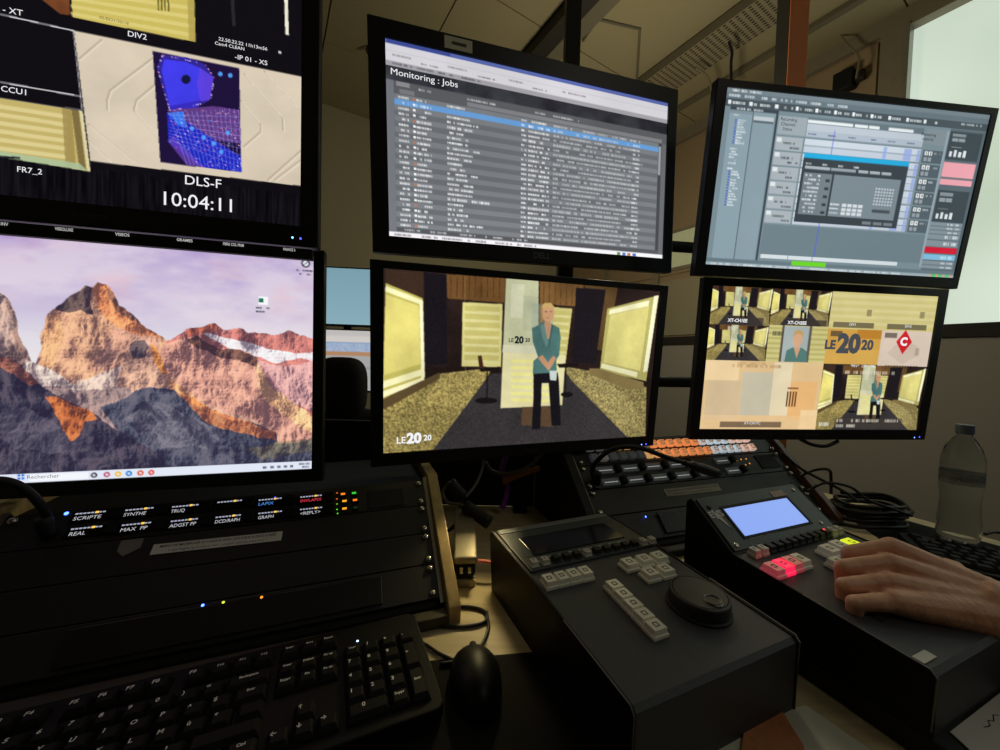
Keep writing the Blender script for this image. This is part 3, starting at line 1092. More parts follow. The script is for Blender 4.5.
# ---------------------------------------------------------------- picture: television studio (centre screen)
def studio_picture(cv, person=True):
    cv.src = (310, 250, 2.632)
    h, w = cv.h, cv.w
    spk = np.clip(fbm(h, w, 3, 3, 1.0, 2) * 1.2 - 0.1, 0, 1)
    soft = fbm(h, w, 60, 9)
    cv.a[:] = (34, 24, 22)
    # dark wooden back wall
    cv.poly([(190, 45), (925, 100), (925, 340), (190, 300)], (42, 30, 28), tex=soft, amt=0.3)
    cv.poly([(200, 52), (300, 58), (300, 140), (200, 90)], (62, 44, 34))
    cv.poly([(360, 65), (515, 75), (512, 140), (362, 128)], (112, 78, 42), tex=soft, amt=0.2)
    for i in range(9):
        cv.line((372 + i * 16, 70), (371 + i * 16, 126), 1.6, (70, 46, 26))
    cv.poly([(605, 83), (720, 92), (715, 150), (605, 142)], (120, 86, 48), tex=soft, amt=0.2)
    for i in range(7):
        cv.line((616 + i * 15, 88), (614 + i * 15, 144), 1.6, (76, 52, 30))
    cv.poly([(722, 92), (810, 98), (780, 265), (740, 262)], (96, 72, 42), tex=soft, amt=0.2)
    cv.poly([(700, 100), (778, 105), (750, 300), (690, 295)], (30, 25, 30))
    cv.poly([(300, 60), (360, 66), (362, 300), (306, 305)], (26, 22, 28))
    cv.line((408, 70), (410, 420), 2.4, (160, 130, 80), 0.5)
    # speckled floor
    cv.poly([(192, 415), (345, 325), (480, 310), (470, 330), (330, 525), (188, 535)], (150, 134, 78), tex=spk, amt=0.5)
    cv.poly([(345, 325), (480, 310), (465, 335), (400, 420), (300, 400)], (190, 170, 100), 0.5, tex=spk, amt=0.4)
    cv.poly([(660, 305), (735, 318), (885, 360), (882, 492), (835, 495), (690, 345)], (150, 136, 84), tex=spk, amt=0.5)
    cv.poly([(690, 335), (760, 330), (850, 400), (860, 470), (800, 450)], (196, 178, 118), 0.35, tex=spk, amt=0.4)
    # grey carpet
    cv.poly([(478, 325), (670, 320), (690, 345), (838, 495), (322, 528), (460, 345)], (58, 54, 56), tex=spk, amt=0.18)
    cv.poly([(560, 400), (650, 400), (640, 465), (555, 460)], (150, 104, 52), 0.45)
    # light walls with horizontal slats
    def slat(quad, n, base, gap, edge):
        cv.poly(quad, edge)
        q = np.array(quad, float)
        c = q.mean(0)
        q = c + (q - c) * np.array([0.88, 0.90])
        cv.poly([tuple(p) for p in q], base)
        for i in range(n):
            t0, t1 = (i + 0.62) / n, (i + 0.98) / n
            cv.poly([tuple(q[0] + (q[3] - q[0]) * t0), tuple(q[1] + (q[2] - q[1]) * t0), tuple(q[1] + (q[2] - q[1]) * t1), tuple(q[0] + (q[3] - q[0]) * t1)], gap, 0.6)
    # left light box
    cv.poly([(200, 88), (298, 128), (300, 340), (192, 392)], (196, 186, 96))
    cv.poly([(200, 118), (288, 148), (292, 300), (194, 330)], (226, 214, 122), tex=soft, amt=0.08)
    cv.poly([(200, 95), (297, 133), (297, 146), (199, 110)], (250, 246, 190))
    cv.poly([(289, 135), (298, 132), (303, 335), (294, 338)], (255, 250, 205))
    cv.poly([(194, 345), (300, 312), (300, 328), (193, 364)], (252, 246, 190))
    cv.poly([(192, 372), (301, 334), (302, 345), (192, 388)], (252, 246, 196))
    cv.poly([(192, 392), (342, 322), (343, 338), (210, 412), (194, 418)], (92, 74, 46))
    # middle slatted screens
    slat([(402, 138), (507, 143), (503, 308), (400, 306)], 7, (206, 196, 116), (244, 238, 176), (226, 216, 140))
    slat([(628, 150), (690, 155), (672, 300), (640, 300)], 7, (206, 196, 116), (244, 238, 176), (216, 206, 132))
    # right light box
    cv.poly([(782, 155), (917, 120), (884, 345), (762, 318)], (186, 178, 104))
    cv.poly([(790, 172), (892, 148), (868, 318), (772, 296)], (222, 212, 130), tex=soft, amt=0.08)
    cv.poly([(788, 158), (893, 133), (890, 148), (786, 171)], (250, 246, 200))
    cv.poly([(905, 122), (917, 120), (888, 318), (876, 322)], (250, 248, 206))
    cv.poly([(768, 298), (862, 322), (859, 335), (765, 310)], (250, 246, 196))
    cv.poly([(735, 312), (760, 312), (878, 348), (876, 364), (836, 368), (734, 326)], (142, 122, 76))
    # white column with desk front
    cv.poly([(516, 75), (602, 82), (600, 270), (508, 268)], (206, 208, 168))
    cv.poly([(530, 90), (565, 92), (560, 180), (528, 178)], (226, 226, 192), 0.8)
    cv.poly([(562, 120), (600, 124), (598, 215), (560, 212)], (190, 194, 160), 0.8)
    cv.poly([(585, 140), (640, 145), (640, 210), (584, 205)], (168, 182, 160), 0.55)
    cv.poly([(508, 268), (672, 276), (664, 408), (502, 416)], (240, 232, 178))
    for i in range(7):
        t = 288 + i * 17
        cv.poly([(530, t), (655, t + 3), (652, t + 11), (528, t + 8)], (252, 246, 150), 0.9)
    cv.poly([(508, 250), (600, 252), (600, 275), (506, 270)], (228, 226, 190))
    # stools
    for a, y in ((470, 310), (676, 300)):
        cv.poly([(a - 26, y), (a + 30, y - 3), (a + 28, y + 8), (a - 20, y + 10)], (30, 22, 22))
        cv.line((a - 3, y), (a - 4, y + 86), 3.5, (24, 20, 22))
    cv.poly([(442, 278), (452, 278), (458, 312), (446, 312)], (70, 40, 28))
    th = np.linspace(0, 2 * np.pi, 20)
    cv.poly([(464 + 30 * math.cos(t), 396 + 8 * math.sin(t)) for t in th], (22, 20, 22))
    cv.poly([(676 + 16 * math.cos(t), 380 + 7 * math.sin(t)) for t in th], (22, 20, 22))
    if not person:
        return
    # standing figure
    cv.poly([(588, 322), (652, 322), (655, 345), (660, 460), (636, 462), (628, 350), (610, 350), (606, 470), (584, 472), (588, 380)], (24, 22, 28))
    jk = (82, 122, 118)
    cv.poly([(584, 206), (606, 196), (624, 192), (640, 197), (656, 206), (660, 232), (656, 276), (648, 290), (650, 322), (586, 326), (588, 292), (600, 282), (586, 240)], jk, tex=soft, amt=0.15)
    cv.poly([(606, 198), (618, 196), (628, 240), (622, 256), (612, 232)], (104, 142, 134))
    cv.poly([(640, 198), (634, 196), (628, 236), (630, 258)], (64, 98, 98))
    cv.poly([(616, 190), (636, 192), (630, 234), (624, 234)], (196, 152, 118))
    cv.poly([(600, 284), (612, 300), (628, 318), (640, 300), (648, 284), (640, 278), (626, 296), (612, 276)], (206, 154, 116))
    cv.poly([(630, 318), (650, 318), (648, 344), (632, 342)], (206, 216, 210))
    cv.poly([(626 + 17 * math.cos(t), 166 + 25 * math.sin(t)) for t in th], (214, 164, 122))
    cv.poly([(608, 165), (608, 148), (618, 140), (634, 140), (643, 150), (640, 156), (628, 150), (614, 156)], (214, 178, 112))
    cv.poly([(606, 150), (612, 142), (613, 190), (607, 192)], (178, 134, 82), 0.8)
    cv.line((618, 163), (624, 163), 1.4, (70, 44, 36))
    cv.line((630, 163), (636, 163), 1.4, (70, 44, 36))
    cv.line((623, 179), (631, 179), 1.6, (150, 70, 60))


cLC = Canvas(820, 462, MON['LC'])
studio_picture(cLC)
_f = fbm(cLC.h, cLC.w, 130, 77)
cLC.a *= (0.80 + 0.34 * _f)[..., None]
for _ in range(2):
    cLC.a[1:-1, 1:-1] = (cLC.a[1:-1, 1:-1] * 2 + cLC.a[:-2, 1:-1] + cLC.a[2:, 1:-1] + cLC.a[1:-1, :-2] + cLC.a[1:-1, 2:]) / 6
cLC.a += np.random.default_rng(2).normal(0, 5, cLC.a.shape[:2])[..., None]
STUDIO = cLC.down()


def remap(c, u0, u1, v0, v1):
    """let a canvas lay its boxes out with bent column and row positions"""
    R0, F0, W0 = c.rect, c.fill, c.words
    mu = lambda u: float(np.interp(u, u0, u1))
    mv = lambda v: float(np.interp(v, v0, v1))
    c.rect = lambda a, b, d, e, col, alpha=1.0: R0(mu(a), mv(b), mu(d), mv(e), col, alpha)
    c.fill = lambda pts, col, alpha=1.0, tex=None, amt=0.0: F0([(mu(p[0]), mv(p[1])) for p in pts], col, alpha, tex, amt)


# ---------------------------------------------------------------- picture: job list (upper centre)
def jobs_picture():
    c = Canvas(800, 450, MON['UC'], bg=(112, 114, 118))
    g = random.Random(3)
    remap(c, [0, .035, .093, .11, .235, .525, .555, .655, .86, .9, 1], [0, .035, .078, .088, .18, .425, .45, .54, .80, .855, 1], [0, 1], [0, 1])
    c.rect(0, 0, 1, 1, (104, 106, 110))
    c.rect(0, 0, 1, 0.022, (92, 108, 178))
    c.rect(0.005, 0.003, 0.25, 0.017, (60, 76, 150))
    c.rect(0, 0.022, 1, 0.105, (222, 220, 226))
    c.rect(0, 0.055, 1, 0.058, (196, 194, 204))
    for i in range(7):
        c.words(0.02 + i * 0.11, 0.068 + 0.016 * (i % 2), 0.09 + i * 0.11, 0.010, (130, 120, 120), i)
    c.rect(0, 0.105, 1, 0.128, (168, 166, 172))
    for i in range(4):
        c.words(0.02 + i * 0.09, 0.108, 0.09 + i * 0.09, 0.012, (90, 90, 96), i + 30)
    c.rect(0, 0.128, 1, 0.198, (46, 46, 54))
    n = fbm(c.h, c.w, 60, 4)
    c.a[int(0.128 * c.h):int(0.198 * c.h)] += (n[int(0.128 * c.h):int(0.198 * c.h)][..., None] - 0.5) * 60
    c.rect(0, 0.198, 0.022, 0.965, (116, 118, 126))
    c.rect(0.022, 0.198, 1, 0.262, (92, 93, 97))
    c.rect(0.03, 0.20, 0.08, 0.222, (140, 140, 144))
    c.rect(0.04, 0.236, 0.10, 0.258, (122, 122, 126))
    c.rect(0.31, 0.236, 0.985, 0.258, (128, 129, 132))
    c.words(0.12, 0.215, 0.17, 0.012, (210, 210, 210), 1)
    c.words(0.31, 0.215, 0.42, 0.012, (220, 220, 220), 2)
    c.words(0.58, 0.215, 0.62, 0.012, (200, 200, 200), 3)
    c.words(0.64, 0.215, 0.73, 0.012, (210, 210, 210), 4)
    rows = 25
    v0, v1 = 0.262, 0.945
    dv = (v1 - v0) / rows
    for i in range(rows):
        v = v0 + i * dv
        c.rect(0.024, v, 0.975, v + dv, (104, 108, 113) if i % 2 else (122, 126, 130))
        if i == 1:
            c.rect(0.024, v - dv * 0.1, 0.985, v + dv * 1.15, (104, 158, 216))
        t = (235, 236, 238)
        c.words(0.035, v + dv * 0.35, 0.075, dv * 0.4, t, i * 7, 0.95)
        c.rect(0.093, v + dv * 0.3, 0.104, v + dv * 0.7, (250, 250, 250) if i % 4 else (190, 120, 90))
        c.words(0.11, v + dv * 0.35, 0.15 + 0.02 * (i % 3 > 0), dv * 0.42, t, i * 7 + 1, 0.9)
        if i != 1:
            c.words(0.235, v + dv * 0.35, 0.29 + 0.05 * g.random() + (0.06 if i % 5 == 3 else 0), dv * 0.42, t, i * 7 + 2, 0.95)
        c.words(0.525, v + dv * 0.35, 0.548, dv * 0.4, t, i * 7 + 3, 0.95)
        c.words(0.555, v + dv * 0.35, 0.64, dv * 0.42, t, i * 7 + 4, 0.95)
        c.words(0.655, v + dv * 0.35, 0.86 + 0.07 * g.random(), dv * 0.42, (206, 208, 210), i * 7 + 5, 0.75)
        c.words(0.90, v + dv * 0.35, 0.92, dv * 0.42, t, i * 7 + 6, 0.7)
    c.rect(0.976, 0.262, 0.985, 0.945, (70, 72, 76))
    c.rect(0.977, 0.28, 0.984, 0.46, (160, 162, 166))
    c.rect(0.024, 0.945, 0.985, 0.97, (84, 86, 90))
    for i in range(5):
        c.words(0.05 + i * 0.11, 0.952, 0.12 + i * 0.11, 0.01, (200, 200, 200), i + 60)
    c.rect(0, 0.972, 1, 1, (236, 234, 238))
    for i in range(6):
        c.words(0.01 + i * 0.1, 0.981, 0.09 + i * 0.1, 0.011, (120, 110, 120), i + 90)
    for i, k in enumerate(((90, 140, 80), (80, 120, 200), (190, 120, 80), (70, 110, 190))):
        c.rect(0.86 + i * 0.016, 0.978, 0.87 + i * 0.016, 0.995, k)
    # soft reflection free; gentle unevenness of the panel
    c.a *= (0.9 + 0.12 * fbm(c.h, c.w, 240, 2) + 0.10 * np.mgrid[0:c.h, 0:c.w][0] / c.h)[..., None]
    return c.down()


# ---------------------------------------------------------------- picture: recording planner (upper right)
def planner_picture():
    c = Canvas(760, 428, MON['UR'], bg=(120, 138, 146))
    remap(c, [0, .095, .155, .26, .70, .80, 1], [0, .105, .19, .305, .752, .845, 1], [0, .1, .262, .80, .9, 1], [0, .1, .222, .735, .9, 1])
    W_, K = (238, 244, 246), (62, 74, 80)
    c.rect(0, 0, 1, 1, (124, 142, 150))
    c.rect(0, 0, 1, 0.026, (120, 134, 142))
    c.rect(0, 0.026, 1, 0.055, (104, 120, 128))
    c.rect(0, 0.055, 1, 0.098, (74, 86, 92))
    for i in range(11):
        c.rect(0.012 + i * 0.068, 0.066, 0.022 + i * 0.068, 0.086, W_)
        c.words(0.026 + i * 0.068, 0.069, 0.07 + i * 0.068, 0.014, W_, i + 5)
    c.words(0.02, 0.006, 0.11, 0.013, W_, 71)
    for i in range(8):
        c.words(0.012 + i * 0.05, 0.033, 0.05 + i * 0.05, 0.013, (226, 234, 238), i + 80)
    c.words(0.86, 0.062, 0.97, 0.013, (200, 210, 214), 61)
    # left tree
    c.rect(0.022, 0.098, 0.095, 0.955, (142, 164, 174))
    c.rect(0.022, 0.098, 0.155, 0.12, K)
    c.words(0.03, 0.102, 0.12, 0.013, W_, 62)
    c.rect(0.022, 0.12, 0.155, 0.145, (132, 148, 156))
    for i in range(34):
        v = 0.15 + i * 0.0165
        if i in (1, 12, 19):
            continue
        ind = 0.018 if 2 <= i < 12 or i > 20 else 0.004
        if ind > 0.01:
            c.rect(0.030 + ind - 0.008, v, 0.030 + ind, v + 0.010, (90, 110, 190))
        c.words(0.032 + ind, v, 0.05 + ind + 0.004 * (i % 4), 0.010, W_, i + 100)
    c.rect(0.095, 0.098, 0.0965, 0.955, (50, 60, 66))
    c.rect(0.0985, 0.12, 0.152, 0.955, (140, 160, 170))
    c.rect(0.0985, 0.15, 0.15, 0.178, (196, 206, 210))
    c.rect(0.0985, 0.182, 0.15, 0.198, (96, 110, 116))
    c.rect(0.155, 0.098, 0.162, 0.955, (62, 74, 82))
    # channel blocks
    c.rect(0.165, 0.13, 0.26, 0.262, (160, 172, 178))
    c.rect(0.263, 0.12, 0.70, 0.16, (104, 120, 128))
    for a, b in ((0.263, 0.43), (0.437, 0.485), (0.49, 0.53), (0.565, 0.66)):
        c.rect(a, 0.138, b, 0.160, (232, 238, 240))
    c.rect(0.263, 0.165, 0.705, 0.262, (190, 200, 210))
    c.rect(0.263, 0.215, 0.705, 0.262, (176, 188, 200))
    for i in range(6):
        c.words(0.27 + i * 0.075, 0.235, 0.30 + i * 0.075, 0.012, (90, 100, 130), i + 150)
    for i in range(6):
        v = 0.275 + i * 0.0875
        c.rect(0.165, v, 0.257, v + 0.078, (170, 180, 186))
        c.rect(0.168, v + 0.006, 0.185, v + 0.03, (226, 232, 234))
        c.words(0.19, v + 0.028, 0.23, 0.013, (70, 78, 82), i + 160)
        c.words(0.215, v + 0.055, 0.25, 0.012, (70, 78, 82), i + 170)
        c.rect(0.263, v, 0.705, v + 0.037, (206, 216, 226))
        c.rect(0.263, v + 0.041, 0.705, v + 0.078, (196, 206, 218))
        for u in (0.56, 0.64, 0.69):
            c.rect(u, v + 0.004, u + (0.03 if u == 0.64 else 0.014), v + 0.076, (150, 172, 228), 0.8)
        c.rect(0.715, v, 0.80, v + 0.078, (84, 98, 106))
        for k in range(2):
            c.rect(0.722 + k * 0.019, v + 0.006, 0.736 + k * 0.019, v + 0.032, (240, 244, 244))
            c.rect(0.727 + k * 0.019, v + 0.012, 0.731 + k * 0.019, v + 0.026, (40, 46, 50))
            c.rect(0.722 + k * 0.019, v + 0.044, 0.736 + k * 0.019, v + 0.068, (150, 160, 166))
        c.words(0.763, v + 0.012, 0.79, 0.012, (190, 200, 206), i + 180)
    c.rect(0.712, 0.12, 0.80, 0.235, (132, 146, 152))
    c.rect(0.365, 0.20, 0.3675, 0.90, (96, 110, 226))
    c.rect(0.165, 0.80, 0.80, 0.915, (112, 130, 138))
    c.rect(0.365, 0.80, 0.3675, 0.915, (80, 96, 236))
    for a, b in ((0.17, 0.265), (0.268, 0.36), (0.363, 0.70)):
        c.rect(a, 0.915, b, 0.94, (214, 224, 228))
    c.rect(0.80, 0.12, 0.812, 0.94, (150, 166, 176))
    # dialog
    c.rect(0.268, 0.38, 0.668, 0.775, (58, 68, 74))
    c.rect(0.268, 0.355, 0.668, 0.385, (38, 172, 222))
    c.rect(0.278, 0.43, 0.372, 0.448, (170, 180, 184))
    c.rect(0.376, 0.43, 0.47, 0.448, (150, 160, 166))
    for i in range(3):
        c.rect(0.48 + i * 0.045, 0.43, 0.518 + i * 0.045, 0.448, (170, 180, 184))
    for i in range(4):
        c.words(0.28 + i * 0.06, 0.412, 0.30 + i * 0.06, 0.011, W_, i + 200)
    c.rect(0.278, 0.47, 0.385, 0.725, (116, 128, 134))
    for i in range(10):
        c.words(0.285 + 0.012 * (i % 2), 0.48 + i * 0.0245, 0.34, 0.012, W_, i + 210)
        if i % 2:
            c.rect(0.362, 0.478 + i * 0.0245, 0.378, 0.494 + i * 0.0245, (56, 64, 70))
    c.rect(0.392, 0.47, 0.65, 0.725, (124, 138, 146))
    for i in range(3):
        c.words(0.395, 0.645 + i * 0.026, 0.43, 0.011, W_, i + 230)
        for k in range(4):
            c.rect(0.44 + k * 0.021, 0.642 + i * 0.026, 0.457 + k * 0.021, 0.662 + i * 0.026, (214, 222, 226))
    for i in range(6):
        for k in range(7):
            c.rect(0.558 + k * 0.011, 0.53 + i * 0.019, 0.565 + k * 0.011, 0.541 + i * 0.019, (208, 216, 222), 0.8)
    c.rect(0.56, 0.665, 0.63, 0.684, (70, 80, 86))
    for i in range(3):
        c.rect(0.53 + i * 0.042, 0.742, 0.565 + i * 0.042, 0.763, (120, 130, 136))
    # right column
    c.rect(0.815, 0.10, 1, 0.955, (92, 106, 114))
    for v in (0.135, 0.525):
        c.rect(0.815, v - 0.015, 0.985, v + 0.185, (62, 74, 80))
        c.rect(0.83, v, 0.90, v + 0.022, (136, 148, 154))
        for k in range(2):
            c.rect(0.832 + k * 0.036, v + 0.034, 0.864 + k * 0.036, v + 0.058, (150, 160, 166))
        c.rect(0.835, v + 0.10, 0.89, v + 0.104, (130, 140, 146))
        for k in range(4):
            c.rect(0.832 + k * 0.024, v + 0.135 - 0.01 * (k % 2), 0.846 + k * 0.024, v + 0.165, (226, 232, 236))
    c.rect(0.815, 0.335, 0.985, 0.475, (238, 166, 176))
    c.rect(0.815, 0.425, 0.985, 0.44, (120, 120, 128))
    for i in range(9):
        v = 0.715 + i * 0.026
        c.rect(0.812, v, 0.985, v + 0.022, (132, 146, 154) if i != 5 else (212, 20, 52))
        if i == 6:
            c.rect(0.812, v, 0.985, v + 0.022, (130, 190, 222))
        c.words(0.905, v + 0.006, 0.935, 0.011, W_ if i != 5 else (212, 40, 60), i + 250)
        c.words(0.948, v + 0.006, 0.975, 0.011, W_ if i != 5 else (212, 40, 60), i + 260)
    # footer
    c.rect(0, 0.955, 1, 1, (104, 122, 130))
    c.rect(0.285, 0.947, 0.418, 0.974, (110, 214, 42))
    c.rect(0, 0.978, 1, 1, (160, 176, 184))
    for i in range(6):
        c.words(0.02 + i * 0.052, 0.983, 0.06 + i * 0.052, 0.010, W_, i + 270)
    c.words(0.36, 0.983, 0.72, 0.010, W_, 280)
    for i in range(10):
        c.rect(0.865 + i * 0.0125, 0.978, 0.873 + i * 0.0125, 0.995, (60, 210, 70) if i % 3 else (236, 150, 130))
    c.a *= (0.95 + 0.1 * fbm(c.h, c.w, 300, 12))[..., None]
    return c.down()


# ---------------------------------------------------------------- picture: multiview mosaic (lower right)
def mosaic_picture():
    c = Canvas(720, 406, MON['LR'], bg=(60, 52, 40))
    remap(c, [0, 1], [0, 1], [0, .30, .525, 1], [0, .26, .508, 1])
    small = STUDIO
    n = fbm(c.h, c.w, 50, 21)
    q = lambda *a: [(a[0], a[1]), (a[2], a[1]), (a[2], a[3]), (a[0], a[3])]
    c.paste(small, q(0, 0, 0.258, 0.26))
    c.paste(small, q(0.258, 0, 0.516, 0.26))
    c.paste(small, q(0, 0.26, 0.258, 0.508))
    for u in (0.07, 0.345):
        c.rect(u, 0.24, u + 0.16, 0.285, (60, 52, 46), 0.75)
    # slatted presenter shot
    c.rect(0.258, 0.29, 0.516, 0.525, (206, 198, 132))
    for i in range(7):
        c.rect(0.258, 0.305 + i * 0.032, 0.516, 0.318 + i * 0.032, (176, 166, 96), 0.7)
    c.rect(0.315, 0.29, 0.325, 0.525, (90, 82, 72))
    c.rect(0.325, 0.295, 0.435, 0.525, (166, 178, 176))
    c.rect(0.435, 0.29, 0.446, 0.525, (96, 88, 78))
    th = np.linspace(0, 2 * np.pi, 20)
    c.fill([(0.34, 0.525), (0.345, 0.45), (0.37, 0.43), (0.41, 0.43), (0.435, 0.455), (0.44, 0.525)], (84, 122, 116))
    c.fill([(0.375, 0.43), (0.405, 0.43), (0.392, 0.50)], (206, 158, 124))
    c.fill([(0.388 + 0.021 * math.cos(t), 0.375 + 0.055 * math.sin(t)) for t in th], (214, 168, 130))
    c.fill([(0.366, 0.37), (0.37, 0.33), (0.388, 0.315), (0.407, 0.33), (0.411, 0.37), (0.402, 0.345), (0.388, 0.34), (0.375, 0.345)], (196, 156, 96))
    # two yellow slat tiles
    for u0, u1 in ((0.516, 0.762), (0.762, 1.0)):
        c.rect(u0, 0, u1, 0.30, (206, 194, 128))
        for i in range(5):
            c.rect(u0, 0.02 + i * 0.055, u1, 0.045 + i * 0.055, (216, 206, 146), 0.8)
        c.rect(u0 + 0.165, 0.135, u0 + 0.187, 0.19, (150, 140, 96))
        c.rect(u0 + 0.02, 0.245, u0 + 0.205, 0.29, (118, 108, 78))
    # gold logo tile
    c.rect(0.516, 0.30, 0.762, 0.53, (206, 158, 72))
    c.rect(0.65, 0.30, 0.762, 0.36, (186, 128, 46))
    c.rect(0.516, 0.43, 0.762, 0.53, (214, 170, 86), 0.7)
    c.rect(0.53, 0.315, 0.583, 0.35, (110, 90, 56))
    # pale tile with red diamond
    c.rect(0.762, 0.30, 1.0, 0.56, (216, 198, 180))
    c.fill([(0.80, 0.45), (0.86, 0.35), (0.94, 0.40), (0.95, 0.46), (0.88, 0.52)], (204, 186, 168))
    c.rect(0.778, 0.315, 0.835, 0.348, (120, 108, 96))
    c.fill([(0.872, 0.290), (0.909, 0.372), (0.872, 0.454), (0.835, 0.372)], (204, 32, 42))
    c.rect(0.93, 0.41, 0.948, 0.46, (176, 160, 144))
    for i in range(12):
        c.rect(0.80 + i * 0.013, 0.528, 0.809 + i * 0.013, 0.545, (120, 110, 100))
    # pastel programme tile
    c.rect(0, 0.525, 0.516, 1, (222, 190, 140))
    c.rect(0.0, 0.525, 0.15, 0.66, (236, 208, 160))
    c.rect(0.02, 0.66, 0.16, 0.93, (206, 184, 150), 0.8)
    c.rect(0.165, 0.60, 0.30, 0.90, (196, 190, 168), 0.9)
    c.rect(0.30, 0.53, 0.38, 0.90, (228, 214, 180), 0.9)
    c.rect(0.38, 0.66, 0.50, 0.93, (232, 180, 118), 0.9)
    c.rect(0.44, 0.86, 0.516, 1, (240, 210, 160), 0.9)
    c.rect(0.0, 0.90, 0.516, 1.0, (236, 200, 150), 0.5)
    for i in range(4):
        c.rect(0.369 + i * 0.0125, 0.73, 0.376 + i * 0.0125, 0.835, (110, 66, 34))
    c.rect(0.37, 0.70, 0.418, 0.712, (140, 96, 60))
    c.rect(0.09, 0.945, 0.36, 0.985, (126, 104, 80))
    c.words(0.12, 0.548, 0.33, 0.022, (176, 140, 96), 9)
    # programme camera
    c.paste(small, q(0.516, 0.518, 1.0, 1.0))
    c.words(0.62, 0.575, 0.85, 0.022, (220, 214, 196), 11)
    c.rect(0.60, 0.915, 0.92, 0.985, (70, 62, 54), 0.55)
    c.words(0.61, 0.922, 0.90, 0.022, (226, 222, 206), 12)
    c.words(0.61, 0.96, 0.70, 0.020, (226, 222, 206), 13)
    c.words(0.53, 0.945, 0.575, 0.03, (240, 240, 236), 14)
    c.words(0.05, 0.31, 0.12, 0.024, (220, 214, 196), 15)
    c.words(0.275, 0.33, 0.32, 0.03, (80, 76, 60), 16)
    c.a *= (0.96 + 0.08 * n)[..., None]
    return c.down()


